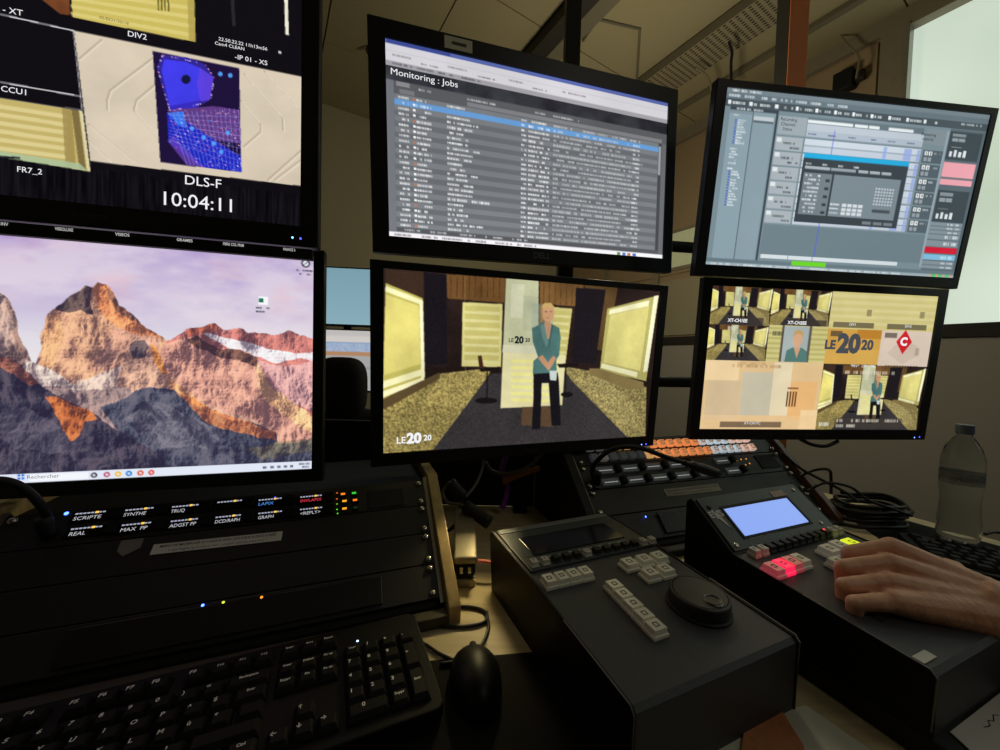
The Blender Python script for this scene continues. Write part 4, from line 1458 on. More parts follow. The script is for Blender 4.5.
# ---------------------------------------------------------------- picture: mountain wallpaper (lower left)
def mountain_picture():
    fr = MON['LL']
    c = Canvas(1040, 586, fr, bg=(200, 190, 210))
    c.src = (0, 210, 2.679)
    h, w = c.h, c.w
    yy, xx = np.mgrid[0:h, 0:w] / np.array([h, w]).reshape(2, 1, 1)
    cl = fbm(h, w, 190, 1, 0.45)
    cl2 = fbm(h, w, 120, 6, 0.4)
    sky_top = np.array((176, 154, 206.0))
    sky_mid = np.array((214, 206, 224.0))
    sky_low = np.array((230, 228, 232.0))
    t = np.clip(yy / 0.5, 0, 1)[..., None]
    sky = sky_top * (1 - t) ** 1.5 + sky_mid * (1 - (1 - t) ** 1.5)
    sky = sky * (1 - np.clip((t - 0.6) / 0.4, 0, 1)) + sky_low * np.clip((t - 0.6) / 0.4, 0, 1)
    k = np.clip((cl - 0.36) * 3.6, 0, 1)[..., None]
    sky = sky * (1 - 0.6 * k) + np.array((236, 226, 232.0)) * 0.6 * k
    pink = np.clip((cl2 - 0.5) * 3.5, 0, 1)[..., None] * np.clip(1 - np.abs(yy - 0.16) / 0.2, 0, 1)[..., None]
    sky = sky * (1 - 0.55 * pink) + np.array((232, 188, 196.0)) * 0.55 * pink
    c.a[:] = sky
    Yc, Xc = np.mgrid[0:h, 0:w].astype(float)
    def nz(X, Y, sc, seed):
        g = np.random.default_rng(seed).random((64, 64))
        x_, y_ = X / sc + 400, Y / sc + 400
        i, j = np.floor(y_).astype(int), np.floor(x_).astype(int)
        fy, fx = y_ - i, x_ - j
        fy, fx = fy * fy * (3 - 2 * fy), fx * fx * (3 - 2 * fx)
        G = lambda a_, b_: g[a_ % 64, b_ % 64]
        return G(i, j) * (1 - fy) * (1 - fx) + G(i + 1, j) * fy * (1 - fx) + G(i, j + 1) * (1 - fy) * fx + G(i + 1, j + 1) * fy * fx
    wx = (nz(Xc, Yc, 40, 1) - 0.5) * 12 + (nz(Xc, Yc, 9, 2) - 0.5) * 3
    def ridged(sl, sx, sy, seed):
        X, Y = (Xc + sl * Yc + wx) / sx, (Yc + wx * 0.5) / sy
        out, tot, amp = 0, 0, 1.0
        for k_ in range(5):
            out = out + amp * (1 - np.abs(2 * nz(X * 2 ** k_, Y * 2 ** k_, 1.0, seed + k_) - 1))
            tot += amp
            amp *= 0.62
        return out / tot
    def norm(t_):
        t_ = (t_ - t_.mean()) / (t_.std() + 1e-6)
        return np.clip(0.5 + 0.30 * t_, 0, 1)
    TX = {'v': norm(ridged(0.0, 26, 60, 3)), 'r': norm(ridged(0.8, 24, 60, 13)), 'l': norm(ridged(-0.8, 24, 60, 23)), 'f': norm(ridged(0.3, 12, 16, 33))}
    jr = random.Random(17)
    def rough(pts, depth=3, amp=0.09):
        P_ = list(pts)
        for _ in range(depth):
            out = []
            for p_, q_ in zip(P_, P_[1:] + P_[:1]):
                L_ = math.hypot(q_[0] - p_[0], q_[1] - p_[1])
                o_ = jr.uniform(-amp, amp) * min(L_, 80)
                out += [p_, ((p_[0] + q_[0]) / 2 - (q_[1] - p_[1]) / (L_ + 1e-6) * o_, (p_[1] + q_[1]) / 2 + (q_[0] - p_[0]) / (L_ + 1e-6) * o_)]
            P_ = out
        return P_
    def hill(sl, sx, sy, seed, kx, ky):
        H_ = ridged(sl, sx, sy, seed) * 26
        gy_, gx_ = np.gradient(H_)
        return norm(-(kx * gx_ + ky * gy_) + 0.22 * (H_ - H_.mean()))
    HS = {'v': hill(0.0, 46, 70, 3, 0.8, 0.5), 'r': hill(0.7, 44, 80, 13, 0.9, 0.4), 'l': hill(-0.7, 44, 80, 23, 0.9, 0.4)}
    fine_ = hill(0.2, 14, 18, 33, 0.8, 0.6)
    def M(pts, col, amt=0.6, alpha=1.0, tx=None):
        r_ = c.mask([c.uv(*p_) for p_ in rough(pts)])
        if r_ is None:
            return
        sl_, ins = r_
        t_ = np.clip(((HS[tx or 'v'] * 0.68 + fine_ * 0.32) - 0.5) * 1.9 * (0.55 + amt * 0.7) + 0.5, 0, 1)[sl_][..., None]
        col = np.array(col, float)
        lo, hi = col * 0.46 + np.array((14, 10, 24.0)), np.minimum(col * 1.18 + np.array((22, 14, 6.0)), 250)
        cc = np.where(t_ < 0.5, lo + (col - lo) * t_ * 2, col + (hi - col) * (t_ - 0.5) * 2)
        al = (ins * alpha)[..., None]
        c.a[sl_] = c.a[sl_] * (1 - al) + cc * al
    # far right range
    M([(420, 360), (470, 340), (500, 318), (520, 322), (545, 312), (575, 303), (600, 322), (640, 316), (665, 330), (700, 330), (735, 336), (770, 322), (800, 335), (842, 345), (845, 640), (420, 640)], (186, 116, 112), 0.5)
    M([(540, 330), (620, 345), (700, 365), (790, 385), (842, 380), (842, 405), (780, 402), (740, 412), (700, 395), (640, 380), (580, 352)], (236, 222, 228), 0.35)
    M([(690, 400), (760, 420), (842, 400), (842, 540), (780, 520), (720, 470)], (206, 150, 150), 0.5)
    for i in range(9):
        c.line((716 + i * 14, 412), (770 + i * 9, 520), 1.8, (238, 214, 214), 0.5)
    M([(500, 320), (575, 303), (596, 320), (540, 332), (500, 340)], (200, 112, 92), 0.4)
    # left cliff
    M([(-1500, 300), (-200, 250), (-60, 200), (0, 222), (22, 238), (45, 290), (58, 352), (78, 392), (90, 420), (-100, 470), (-1500, 470)], (146, 118, 112), 0.65)
    M([(0, 222), (14, 232), (34, 290), (40, 350), (10, 390), (-20, 360)], (196, 168, 158), 0.5, 0.7)
    # main peak
    M([(66, 405), (96, 412), (112, 372), (108, 338), (124, 284), (152, 262), (176, 240), (200, 224), (216, 214), (228, 203), (248, 208), (262, 194), (284, 200), (302, 220), (318, 256), (348, 276), (378, 306), (404, 322), (442, 346), (460, 420), (330, 500), (150, 500), (70, 430)], (208, 154, 126), 0.6)
    M([(146, 264), (176, 240), (200, 224), (228, 203), (246, 210), (244, 258), (252, 284), (218, 268), (184, 276)], (88, 74, 78), 0.8)
    M([(262, 194), (284, 200), (302, 220), (318, 256), (348, 276), (378, 306), (404, 322), (440, 344), (380, 340), (330, 318), (292, 300), (262, 262), (248, 216)], (236, 146, 100), 0.6)
    M([(280, 202), (304, 222), (320, 258), (372, 300), (350, 296), (310, 268), (290, 232)], (118, 84, 78), 0.7, 0.7)
    M([(112, 372), (108, 338), (124, 290), (150, 276), (170, 340), (150, 420), (110, 412)], (226, 160, 116), 0.5, 0.7)
    M([(300, 320), (360, 330), (430, 352), (400, 390), (330, 420), (250, 430)], (190, 142, 130), 0.5, 0.6)
    # snow and scree
    M([(70, 400), (130, 425), (220, 470), (260, 500), (210, 515), (120, 480), (60, 440)], (214, 190, 182), 0.6)
    M([(200, 455), (290, 430), (345, 400), (370, 420), (300, 480), (240, 505)], (206, 178, 168), 0.5)
    # right ridge
    M([(430, 372), (470, 350), (500, 342), (528, 334), (550, 352), (590, 372), (640, 372), (682, 392), (700, 430), (728, 478), (770, 505), (838, 556), (842, 640), (560, 600), (450, 460)], (210, 150, 134), 0.55)
    M([(498, 348), (526, 334), (552, 354), (596, 374), (642, 374), (688, 396), (690, 420), (640, 402), (580, 392), (530, 372)], (112, 80, 76), 0.75)
    M([(690, 408), (706, 440), (732, 482), (790, 520), (842, 560), (842, 600), (780, 560), (720, 520), (690, 470)], (240, 182, 136), 0.5)
    # centre ridge
    M([(300, 500), (322, 430), (344, 372), (360, 350), (388, 346), (412, 364), (430, 392), (444, 430), (480, 470), (520, 505), (600, 540), (690, 565), (742, 590), (738, 640), (500, 640), (280, 560)], (206, 158, 138), 0.55)
    M([(344, 372), (360, 350), (388, 348), (400, 366), (388, 396), (356, 398)], (96, 84, 92), 0.8)
    M([(400, 360), (418, 368), (434, 400), (450, 440), (436, 440), (410, 400)], (220, 140, 84), 0.6)
    M([(440, 440), (480, 470), (560, 530), (600, 560), (540, 560), (470, 500)], (232, 160, 110), 0.5, 0.8)
    # scree between the ridges
    M([(90, 470), (260, 480), (350, 480), (360, 640), (90, 640)], (150, 128, 128), 0.6)
    # dark front flanks
    M([(268, 528), (330, 505), (400, 474), (440, 476), (480, 492), (560, 540), (640, 565), (738, 596), (742, 620), (700, 640), (842, 605), (842, 700), (430, 700), (330, 600)], (74, 78, 98), 0.75)
    M([(330, 560), (420, 510), (520, 560), (600, 600), (560, 640), (430, 640)], (120, 118, 132), 0.8, 0.5, 'l')
    M([(470, 488), (560, 532), (640, 560), (738, 592), (738, 616), (690, 610), (620, 590), (540, 560)], (230, 128, 80), 0.7, 0.75)
    M([(650, 640), (760, 618), (842, 606), (842, 640), (700, 668)], (120, 112, 90), 0.5, 0.6)
    M([(-1500, 330), (-240, 380), (-100, 360), (0, 392), (30, 398), (66, 428), (110, 470), (160, 500), (200, 520), (250, 542), (300, 582), (345, 606), (440, 672), (445, 710), (-1500, 710)], (62, 60, 80), 0.8)
    M([(-40, 560), (60, 520), (140, 560), (240, 620), (200, 660), (40, 640)], (100, 98, 116), 0.8, 0.45, 'r')
    M([(0, 392), (30, 398), (66, 428), (104, 462), (80, 470), (40, 440), (0, 420)], (178, 104, 84), 0.7, 0.7)
    M([(122, 500), (160, 502), (200, 524), (252, 546), (262, 560), (226, 566), (214, 600), (190, 620), (168, 590), (150, 550)], (216, 112, 62), 0.8, 0.85)
    # white taskbar, icons
    c.rect(0, 0.962, 1, 1, (226, 232, 246))
    u, v = c.uv(56, 714)
    for du in (-0.0052, 0.0008):
        for dv in (-0.0105, 0.0015):
            c.rect(u + du, v + dv, u + du + 0.0048, v + dv + 0.009, (40, 110, 214))
    a, b = c.uv(78, 708), c.uv(236, 704)
    c.rect(a[0], 0.968, b[0], 0.995, (244, 247, 252))
    for x, col in ((252, (70, 72, 80)), (286, (186, 90, 120)), (316, (240, 190, 60)), (345, (40, 130, 210)), (376, (220, 90, 60)), (405, (230, 70, 50))):
        u, v = c.uv(x, 705)
        c.fill([(u + 0.0065 * math.cos(t_), 0.981 + 0.0115 * math.sin(t_)) for t_ in np.linspace(0, 6.28, 16)], col)
        c.fill([(u + 0.003 * math.cos(t_), 0.981 + 0.0055 * math.sin(t_)) for t_ in np.linspace(0, 6.28, 12)], (240, 240, 246), 0.8)
    for x in (708, 728, 746, 764, 780):
        u, v = c.uv(x, 686)
        c.rect(u - 0.004, 0.977, u + 0.004, 0.988, (70, 74, 90), 0.8)
    u, v = c.uv(800, 684)
    c.words(u, 0.970, u + 0.025, 0.009, (80, 84, 96), 3)
    c.words(u - 0.006, 0.984, u + 0.025, 0.009, (80, 84, 96), 4)
    # desktop icons
    u, v = c.uv(818, 144)
    c.fill([(u + 0.011 * math.cos(t_), v + 0.02 * math.sin(t_)) for t_ in np.linspace(0, 6.28, 18)], (70, 74, 84))
    c.fill([(u + 0.007 * math.cos(t_), v + 0.0125 * math.sin(t_)) for t_ in np.linspace(0, 6.28, 18)], (230, 232, 238))
    c.line((u - 0.005, v + 0.008), (u + 0.005, v - 0.008), 2, (70, 74, 84), conv=False)
    c.words(u - 0.022, v + 0.030, u + 0.018, 0.009, (50, 50, 66), 8)
    c.words(u - 0.016, v + 0.046, u + 0.012, 0.009, (50, 50, 66), 9)
    u, v = c.uv(704, 243)
    c.rect(u - 0.011, v - 0.018, u + 0.011, v + 0.020, (246, 248, 250))
    c.rect(u - 0.010, v - 0.009, u + 0.001, v + 0.010, (36, 110, 80))
    c.words(u - 0.016, v + 0.030, u + 0.016, 0.009, (60, 60, 74), 10)
    c.words(u - 0.016, v + 0.046, u + 0.016, 0.009, (60, 60, 74), 11)
    return c.down()


# ---------------------------------------------------------------- picture: camera multiviewer (upper left)
def multiviewer_picture():
    c = Canvas(1040, 586, MON['UL'], bg=(15, 13, 19))
    c.src = (0, 0, 3.0)
    h, w = c.h, c.w
    soft = fbm(h, w, 80, 15)
    streak = vnoise(h, w, 60, 3, 5)
    c.a += (streak[..., None] - 0.5) * 22 * (np.mgrid[0:h, 0:w][0][..., None] > 0.86 * h)
    P = c.poly
    # brown camera tile and yellow slat tile on top
    P([(-60, -60), (206, -60), (210, 46), (180, 42), (120, -5)], (116, 66, 38), tex=soft, amt=0.5)
    P([(212, -80), (580, -80), (586, 127), (217, 52)], (206, 188, 98))
    for i in range(5):
        P([(212, -30 + i * 22), (582, 20 + i * 27), (582, 32 + i * 27), (213, -20 + i * 22)], (226, 212, 132), 0.7)
    P([(560, -40), (580, -40), (586, 127), (566, 120)], (176, 158, 80), 0.8)
    P([(200, 50), (217, 52), (588, 127), (592, 160), (212, 84)], (16, 13, 20))
    for i in range(4):
        P([(471 + i * 10, -10), (476 + i * 10, -10), (477 + i * 10, 32 + i), (473 + i * 10, 31 + i)], (92, 84, 30))
    # black tiles
    P([(586, -80), (905, -40), (905, 225), (588, 140)], (16, 13, 20))
    P([(690, -20), (700, -20), (706, 80), (696, 78)], (60, 56, 66), 0.6)
    P([(850, -60), (860, -60), (865, 106), (855, 104)], (240, 236, 214))
    c.line((0, 43), (222, 93), 2.4, (220, 218, 222))
    c.line((220, 93), (246, 330), 2.0, (190, 188, 196), 0.8)
    c.line((0, 246), (244, 289), 2.4, (214, 212, 216))
    c.line((0, 292), (248, 331), 1.6, (150, 148, 150))
    # shutter camera tile
    P([(-900, 170), (0, 294), (247, 333), (270, 514), (0, 469), (-900, 330)], (196, 178, 108))
    for i in range(6):
        P([(-900, 190 + i * 24), (0, 312 + i * 25), (200, 344 + i * 24), (200, 356 + i * 24), (0, 325 + i * 25), (-900, 204 + i * 24)], (226, 212, 152), 0.8)
    P([(186, 324), (214, 328), (228, 502), (196, 496)], (160, 138, 80), 0.8)
    P([(214, 328), (236, 331), (258, 508), (238, 505)], (110, 92, 56), 0.8)
    P([(238, 331), (248, 333), (271, 514), (262, 512)], (226, 216, 176), 0.9)
    P([(-900, 310), (0, 452), (240, 490), (262, 512), (0, 470), (-900, 330)], (170, 196, 160), 0.8)
    P([(-60, 462), (60, 470), (60, 476), (-60, 468)], (30, 34, 44))
    P([(-900, -200), (-10, -200), (-10, 40), (-900, -100)], (96, 74, 54), tex=soft, amt=0.5)
    P([(-900, -60), (-160, 60), (-160, 240), (-900, 140)], (150, 140, 120), tex=soft, amt=0.4)
    # cream tile with raised diamonds
    P([(222, 93), (905, 230), (903, 557), (271, 482)], (214, 200, 178), tex=soft, amt=0.06)
    for pts in ([(235, 178), (305, 118)], [(320, 300), (330, 270), (460, 172)], [(320, 300), (322, 330)], [(400, 330), (408, 300), (480, 240)], [(400, 330), (480, 420)],
                [(730, 220), (845, 350), (848, 392)], [(720, 300), (780, 370), (780, 395), (728, 440)], [(790, 212), (902, 330)], [(800, 540), (902, 450)], [(262, 370), (400, 482)],
                [(262, 420), (330, 482)], [(820, 540), (902, 478)]):
        for a, b in zip(pts, pts[1:]):
            c.line(a, b, 3.4, (176, 160, 138), 0.75)
            c.line((a[0] + 5, a[1] + 5), (b[0] + 5, b[1] + 5), 3.0, (232, 220, 202), 0.8)
    # inset picture: blue lit open box over a grid of lights
    quad = [(457, 153), (717, 205), (723, 516), (480, 486)]
    P(quad, (30, 18, 58))
    P([(485, 164), (560, 172), (612, 192), (640, 232), (628, 300), (590, 322), (508, 332), (494, 290), (470, 204)], (52, 40, 150))
    P([(492, 178), (556, 186), (600, 204), (614, 236), (600, 300), (508, 318), (484, 210)], (66, 62, 236), tex=soft, amt=0.12)
    P([(600, 204), (640, 232), (628, 300), (600, 304), (590, 250)], (96, 66, 226), 0.9)
    P([(508, 318), (600, 300), (590, 322), (508, 332)], (54, 44, 190))
    P([(500, 330), (640, 318), (718, 330), (722, 430), (640, 420), (560, 380)], (96, 60, 130))
    P([(500, 336), (560, 366), (722, 470), (723, 516), (600, 500), (505, 425)], (30, 40, 190))
    P([(505, 338), (550, 334), (556, 384), (530, 372)], (50, 120, 236))
    P([(502, 422), (520, 408), (610, 500), (560, 495)], (110, 70, 190), 0.7)
    for i in range(16):
        c.line((505 + i * 14, 338 - i * 1), (560 + i * 11, 492 + i * 1.5), 1.5, (150, 150, 236), 0.55)
    for i in range(9):
        c.line((505, 345 + i * 9), (722, 350 + i * 19), 1.5, (160, 150, 240), 0.5)
    g = random.Random(11)
    for i in range(150):
        t = g.random()
        x_, y_ = 500 + 220 * g.random(), 325 + 185 * g.random()
        if y_ > 340 + (x_ - 500) * 0.9 + 90:
            continue
        u, v = c.uv(x_, y_)
        c.rect(u, v, u + 0.002, v + 0.003, g.choice([(250, 190, 230), (90, 160, 255), (255, 240, 250), (240, 110, 160)]))
    for i in range(60):
        e = [(485, 164), (612, 190), (640, 232), (628, 302), (508, 332), (470, 204), (485, 164)]
        k_ = g.randrange(6)
        t = g.random()
        u, v = c.uv(e[k_][0] + (e[k_ + 1][0] - e[k_][0]) * t, e[k_][1] + (e[k_ + 1][1] - e[k_][1]) * t)
        c.rect(u, v, u + 0.0024, v + 0.0036, g.choice([(240, 210, 240), (170, 150, 255), (255, 170, 200)]))
    c.poly([(557 + 14 * math.cos(t), 238 + 14 * math.sin(t)) for t in np.linspace(0, 6.28, 16)], (20, 24, 60))
    for x_, y_ in ((610, 412), (663, 455), (682, 398), (640, 430), (660, 222), (690, 226), (575, 385)):
        c.poly([(x_ + 7 * math.cos(t), y_ + 7 * math.sin(t)) for t in np.linspace(0, 6.28, 10)], (90, 170, 255), 0.9)
    u, v = c.uv(838, 157)
    c.rect(u - 0.003, v - 0.004, u + 0.003, v + 0.005, (214, 214, 214))
    return c.down()


def monitor(key, img, label, brd, mb=M_BEZEL, logo=None, leds=(), depth=0.026, post_off=None, logo_mat=None, logo_size=0.011):
    fr = MON[key]
    root = empty('monitor', fr.mat(), label, 'monitor')
    bl, br, bt, bb = brd
    link('bezel', ring_mesh(SW, SH, bl, br, bt, bb, -0.003, 0.012), mb, root)
    link('screen', display_mesh(img, SW, SH), SCREEN, root, T(0, 0, 0))
    sc = root.children[-1] if False else [o for o in COL.objects if o.parent == root and o.name.startswith('screen')][-1]
    hw, hh = SW + bl + br - 0.050, SH + bt + bb - 0.040
    cx, cz = (br - bl) / 2, (bt - bb) / 2
    box('housing', (hw, depth, hh), (cx, 0.0165 + depth / 2, cz), M_HOUSE, root, 0.006)
    box('rear_bulge', (hw * 0.62, 0.024, hh * 0.6), (cx, 0.0165 + depth + 0.0115, cz), M_HOUSE, root, 0.008)
    box('mount_plate', (0.11, 0.012, 0.11), (cx, 0.0165 + depth + 0.029, cz), M_BLACK, root, 0.003)
    root['rear'] = 0.0165 + depth + 0.035
    if logo:
        lx = 0.0 if key != 'UL' else fr.px(93, 217)[0]
        text('maker_logo', logo, logo_size, (lx, -0.0036, -SH / 2 - bb * 0.5), logo_mat or M_LOGO, root, bold=0.02)
    for u, v, rgb in leds:
        x, z = fr.px(u, v, -0.003)
        led(root, x, z, rgb, 0.0016, 5.0, -0.0036, 'power_light')
    return root, sc


IMG_UL, IMG_LL, IMG_UC, IMG_UR, IMG_LR = multiviewer_picture(), mountain_picture(), jobs_picture(), planner_picture(), mosaic_picture()

mUL, sUL = monitor('UL', IMG_UL, 'black monitor showing camera multiviewer with DLS-F clock tile', (0.02, 0.022, 0.02, 0.026), logo='Ikegami', depth=0.012,
                   leds=((292.5, 237.5, (90, 160, 255)), (300.5, 238.5, (60, 60, 255))))
mLL, sLL = monitor('LL', IMG_LL, 'black monitor showing mountain wallpaper and taskbar', (0.014, 0.0145, 0.010, 0.018), logo=None)
mUC, sUC = monitor('UC', IMG_UC, 'black monitor showing grey monitoring jobs list', (0.026, 0.022, 0.028, 0.027), logo='DELL', logo_mat=mat('silver_logo', (120, 120, 120), 0.35, 0.5, 0), logo_size=0.015)
mLC, sLC = monitor('LC', STUDIO, 'black monitor showing presenter standing in a yellow lit studio', (0.02, 0.018, 0.012, 0.022), logo='Ikegami',
                   leds=((641.5, 444.5, (90, 130, 255)), (646, 444, (60, 70, 255))))
mUR, sUR = monitor('UR', IMG_UR, 'black monitor showing blue grey recording planner with red and green bars', (0.020, 0.013, 0.012, 0.021))
mLR, sLR = monitor('LR', IMG_LR, 'black monitor showing mosaic of camera pictures and a red diamond logo', (0.02, 0.022, 0.016, 0.023), logo='Ikegami',
                   leds=((914.5, 437.5, (90, 130, 255)), (919.5, 437, (60, 70, 255))))

# lettering on the displays
E_W = emit_mat('screen_white', (244, 244, 246), 1.0)
E_D = emit_mat('screen_dark', (30, 34, 44), 1.0)
E_SL = emit_mat('screen_slate', (74, 78, 84), 1.0)


def on_screen(key, parent, s, u, v, size, m, **kw):
    x, z = MON[key].px(u, v)
    return text('lettering', s, size, (x, -0.0006, z), m, parent, **kw)


on_screen('UL', sUL, 'DIV2', 137.5, 36, 0.0090, E_W)
on_screen('UL', sUL, '2 - XT', 9, 11, 0.0090, E_W)
on_screen('UL', sUL, 'CCU1', 15, 91.2, 0.0088, E_W)
on_screen('UL', sUL, 'FR7_2', 30, 171, 0.0086, E_W)
on_screen('UL', sUL, '-IP 01 - XS', 251.5, 60.5, 0.0082, E_W)
on_screen('UL', sUL, '22.50.22.22 11h13m56', 243.5, 44.5, 0.0058, E_W)
on_screen('UL', sUL, 'Cam4 CLEAN', 230, 46.5, 0.0055, E_W)
on_screen('UL', sUL, 'DLS-F', 203.3, 182.6, 0.0158, E_W)
on_screen('UL', sUL, '10:04:11', 198.8, 203, 0.0232, E_W)
on_screen('UL', sUL, '05/BO1/30/18', 114.5, 21, 0.0048, emit_mat('screen_olive', (110, 98, 40), 1.0))
on_screen('LL', sLL, 'Rechercher', 43.5, 476.5, 0.0066, emit_mat('screen_grey', (110, 112, 124), 1.0))
on_screen('UC', sUC, 'Monitoring : Jobs', 425, 78.5, 0.0135, E_W, width=0.106)
on_screen('LC', sLC, 'LE', 401, 440.5, 0.0155, E_W, bold=0.02)
on_screen('LC', sLC, '20', 414, 438.5, 0.0240, E_W, bold=0.05)
on_screen('LC', sLC, '20', 427.5, 437.8, 0.0135, E_W, bold=0.03)
on_screen('LC', sLC, 'LE', 511, 340.3, 0.0100, E_D, bold=0.02)
on_screen('LC', sLC, '20', 519, 340.2, 0.0170, E_D, bold=0.05)
on_screen('LC', sLC, '20', 527.5, 340.2, 0.0095, E_D, bold=0.03)
on_screen('LR', sLR, 'LE', 829.8, 345, 0.0260, E_SL, bold=0.05)
on_screen('LR', sLR, '20', 848.5, 344.5, 0.0540, E_SL, bold=0.06)
on_screen('LR', sLR, '20', 867, 345.5, 0.0290, E_SL, bold=0.05)
on_screen('LR', sLR, 'C', 903.5, 342, 0.0240, E_W, bold=0.05)
on_screen('LR', sLR, 'XT-CH1EE', 737.5, 320.6, 0.0095, E_W, bold=0.03)
on_screen('LR', sLR, 'XT-CH2EE', 797, 323, 0.0095, E_W, bold=0.03)
on_screen('LR', sLR, 'DIV1', 852.5, 324.6, 0.0080, E_W)
on_screen('LR', sLR, 'DIV2', 908, 326.5, 0.0080, E_W)
on_screen('LR', sLR, 'XT-CH1TC', 752, 423.2, 0.0080, E_W)
on_screen('LR', sLR, '*PRV*   LSM CTRL', 863, 366.2, 0.0080, E_W)
on_screen('LR', sLR, 'NOM  LIRE9 CTRL', 752, 363.8, 0.0085, emit_mat('screen_tan', (170, 134, 92), 1.0))
on_screen('UR', sUR, 'Recording\nChannels\nStatus', 788, 124.5, 0.0078, E_D)
on_screen('UR', sUR, 'Remaining\ncapacity', 928, 137, 0.0075, E_D)

# name tag stuck on the upper centre monitor
x, z = MON['UC'].px(458.5, 44.5, -0.003)
nt_ = box('name_sticker', (0.046, 0.0006, 0.019), (x, -0.0034, z), mat('pale_sticker', (240, 234, 208), 0.7), mUC)
box('printed_line', (0.024, 0.0004, 0.0045), (0.001, -0.0005, 0.0), mat('faded_ink', (96, 92, 80), 0.8, noise=0.5, scale=900), nt_)

# tally name strip hanging under the upper left screen
fr = MON['UL']
strip = empty('name_strip', fr.mat() @ T(0, -0.004, -SH / 2 - 0.026 - 0.009), 'black strip of small white name labels under the multiviewer screen', 'label strip')
box('strip_body', (0.56, 0.008, 0.014), (0.0, 0.006, 0.0), M_BLACK, strip, 0.001)
for u, v, wd, s in ((3, 221, 0.010, 'INV'), (63, 225, 0.026, 'VISEOLUXE'), (121.5, 229.5, 0.022, 'VISEOS'), (184, 235, 0.026, 'GRAMES'), (233, 239.5, 0.036, 'FIBRE COL PRIM'), (289, 243.6, 0.022, 'FRANCE 5')):
    x, z = fr.px(u, v, -0.004)
    zc = z + SH / 2 + 0.035
    text('name_label', s, 0.0048, (x, 0.0014, max(min(zc, 0.0035), -0.0035)), emit_mat('lit_name_label', (214, 214, 210), 0.7), strip, bold=0.02, width=wd * 0.62)

# ---- posts carrying the monitors
def post(name, x, y, w, label, front=None, y0=DESK):
    root = empty(name, W((x, y, y0)), label, 'post')
    h = CEIL - y0 - 0.002
    box('upright', (w, w, h), (0, 0, h / 2), mat('dark_grey_post', (46, 44, 40), 0.5), root, 0.001)
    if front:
        box('lit_face_strip', (w * 1.0, 0.003, h), (0, -w / 2 - 0.0018, h / 2), front, root, 0.0006)
    box('base_plate', (w * 1.3, w * 1.3, 0.008), (0, 0, 0.004), M_BLACK, root, 0.002)
    return root


M_POSTLIT = mat('orange_lit_post_face', (250, 150, 88), 0.45, 0.0, 0.1, 6)  # orange light on the post face, put into its colour
pc = post('monitor_post', 0.155, 0.95, 0.036, 'dark grey square post rising behind the jobs list screen', None)
pr_ = post('monitor_post', 0.742, 1.02, 0.048, 'square post with orange light painted on its face rising behind the recording planner screen', M_POSTLIT)


def arm(root_post, key, zoff=0.0):
    fr = MON[key]
    a = fr.R @ np.array([0.0, {'UL': 0.068}.get(key, 0.081), 0.0]) + fr.pos
    p = np.array(root_post.location) - np.array([0, 0, Z0])
    b = np.array([p[0], p[1], a[2] + zoff])
    d = b - a
    b = b - d / np.linalg.norm(d) * 0.02
    base = p
    link('arm', tube_mesh([a - base, (a + b) / 2 - base + np.array([0, 0, 0.0]), b - base], 0.016, 10, 2), M_BLACK, root_post, T(0, 0, 0), smooth=True)
    box('collar', (0.05, 0.05, 0.05), (0, 0, b[2] - base[2]), M_BLACK, root_post, 0.004)


bpy.context.view_layer.update()
arm(pc, 'UC'); arm(pc, 'LC'); arm(pr_, 'UR'); arm(pr_, 'LR', 0.02)
for px_, lab in (((690, 247), 'black crossbar between the posts behind the upper screens'), ((676, 382), 'black crossbar between the posts behind the lower screens')):
    zc = float(ony(*px_, 0.985)[2])
    a_, b_ = np.array([0.155 + 0.02, 0.95, zc]), np.array([0.742 - 0.026, 1.02, zc])
    cb_ = empty('crossbar', W((a_ + b_) / 2), lab, 'bar')
    h_ = (b_ - a_) / 2
    link('tube', tube_mesh([-h_, h_ * 0.0, h_], 0.014, 12, 2), M_BLACK, cb_, T(0, 0, 0), smooth=True)
    for e_ in (-h_, h_):
        box('clamp', (0.012, 0.036, 0.036), tuple(e_ * 0.99), M_BLACK, cb_, 0.002)
pl = post('monitor_post', -0.60, 0.72, 0.04, 'dark post behind the two left screens', None)
bpy.context.view_layer.update()
arm(pl, 'UL'); arm(pl, 'LL')


# ================================================================== REMOTE CONTROL PANELS
M_LCDOFF = mat('dark_lcd', (26, 30, 34), 0.12)
M_LCDON = mat('lit_blue_lcd', (120, 150, 230), 0.3, emit=0.85, emit_rgb=(142, 172, 250), noise=0.06, scale=25)
M_PLATE = mat('slate_display_plate', (58, 64, 66), 0.4, noise=0.05)
M_TRANS = mat('clear_keycap', (236, 232, 216), 0.18, noise=0.25, scale=500)
M_TRANSW = mat('bright_clear_keycap', (214, 208, 190), 0.18, noise=0.2, scale=500, emit=0.04, emit_rgb=(230, 220, 200))
M_REDK = mat('red_lit_keycap', (255, 40, 80), 0.25, emit=1.0, emit_rgb=(255, 36, 84), noise=0.1)
M_PINKK = mat('pink_lit_keycap', (226, 170, 160), 0.2, emit=0.16, emit_rgb=(255, 80, 110), noise=0.3, scale=400)
M_YELK = mat('yellow_lit_keycap', (220, 230, 40), 0.25, emit=0.85, emit_rgb=(214, 230, 30), noise=0.1)


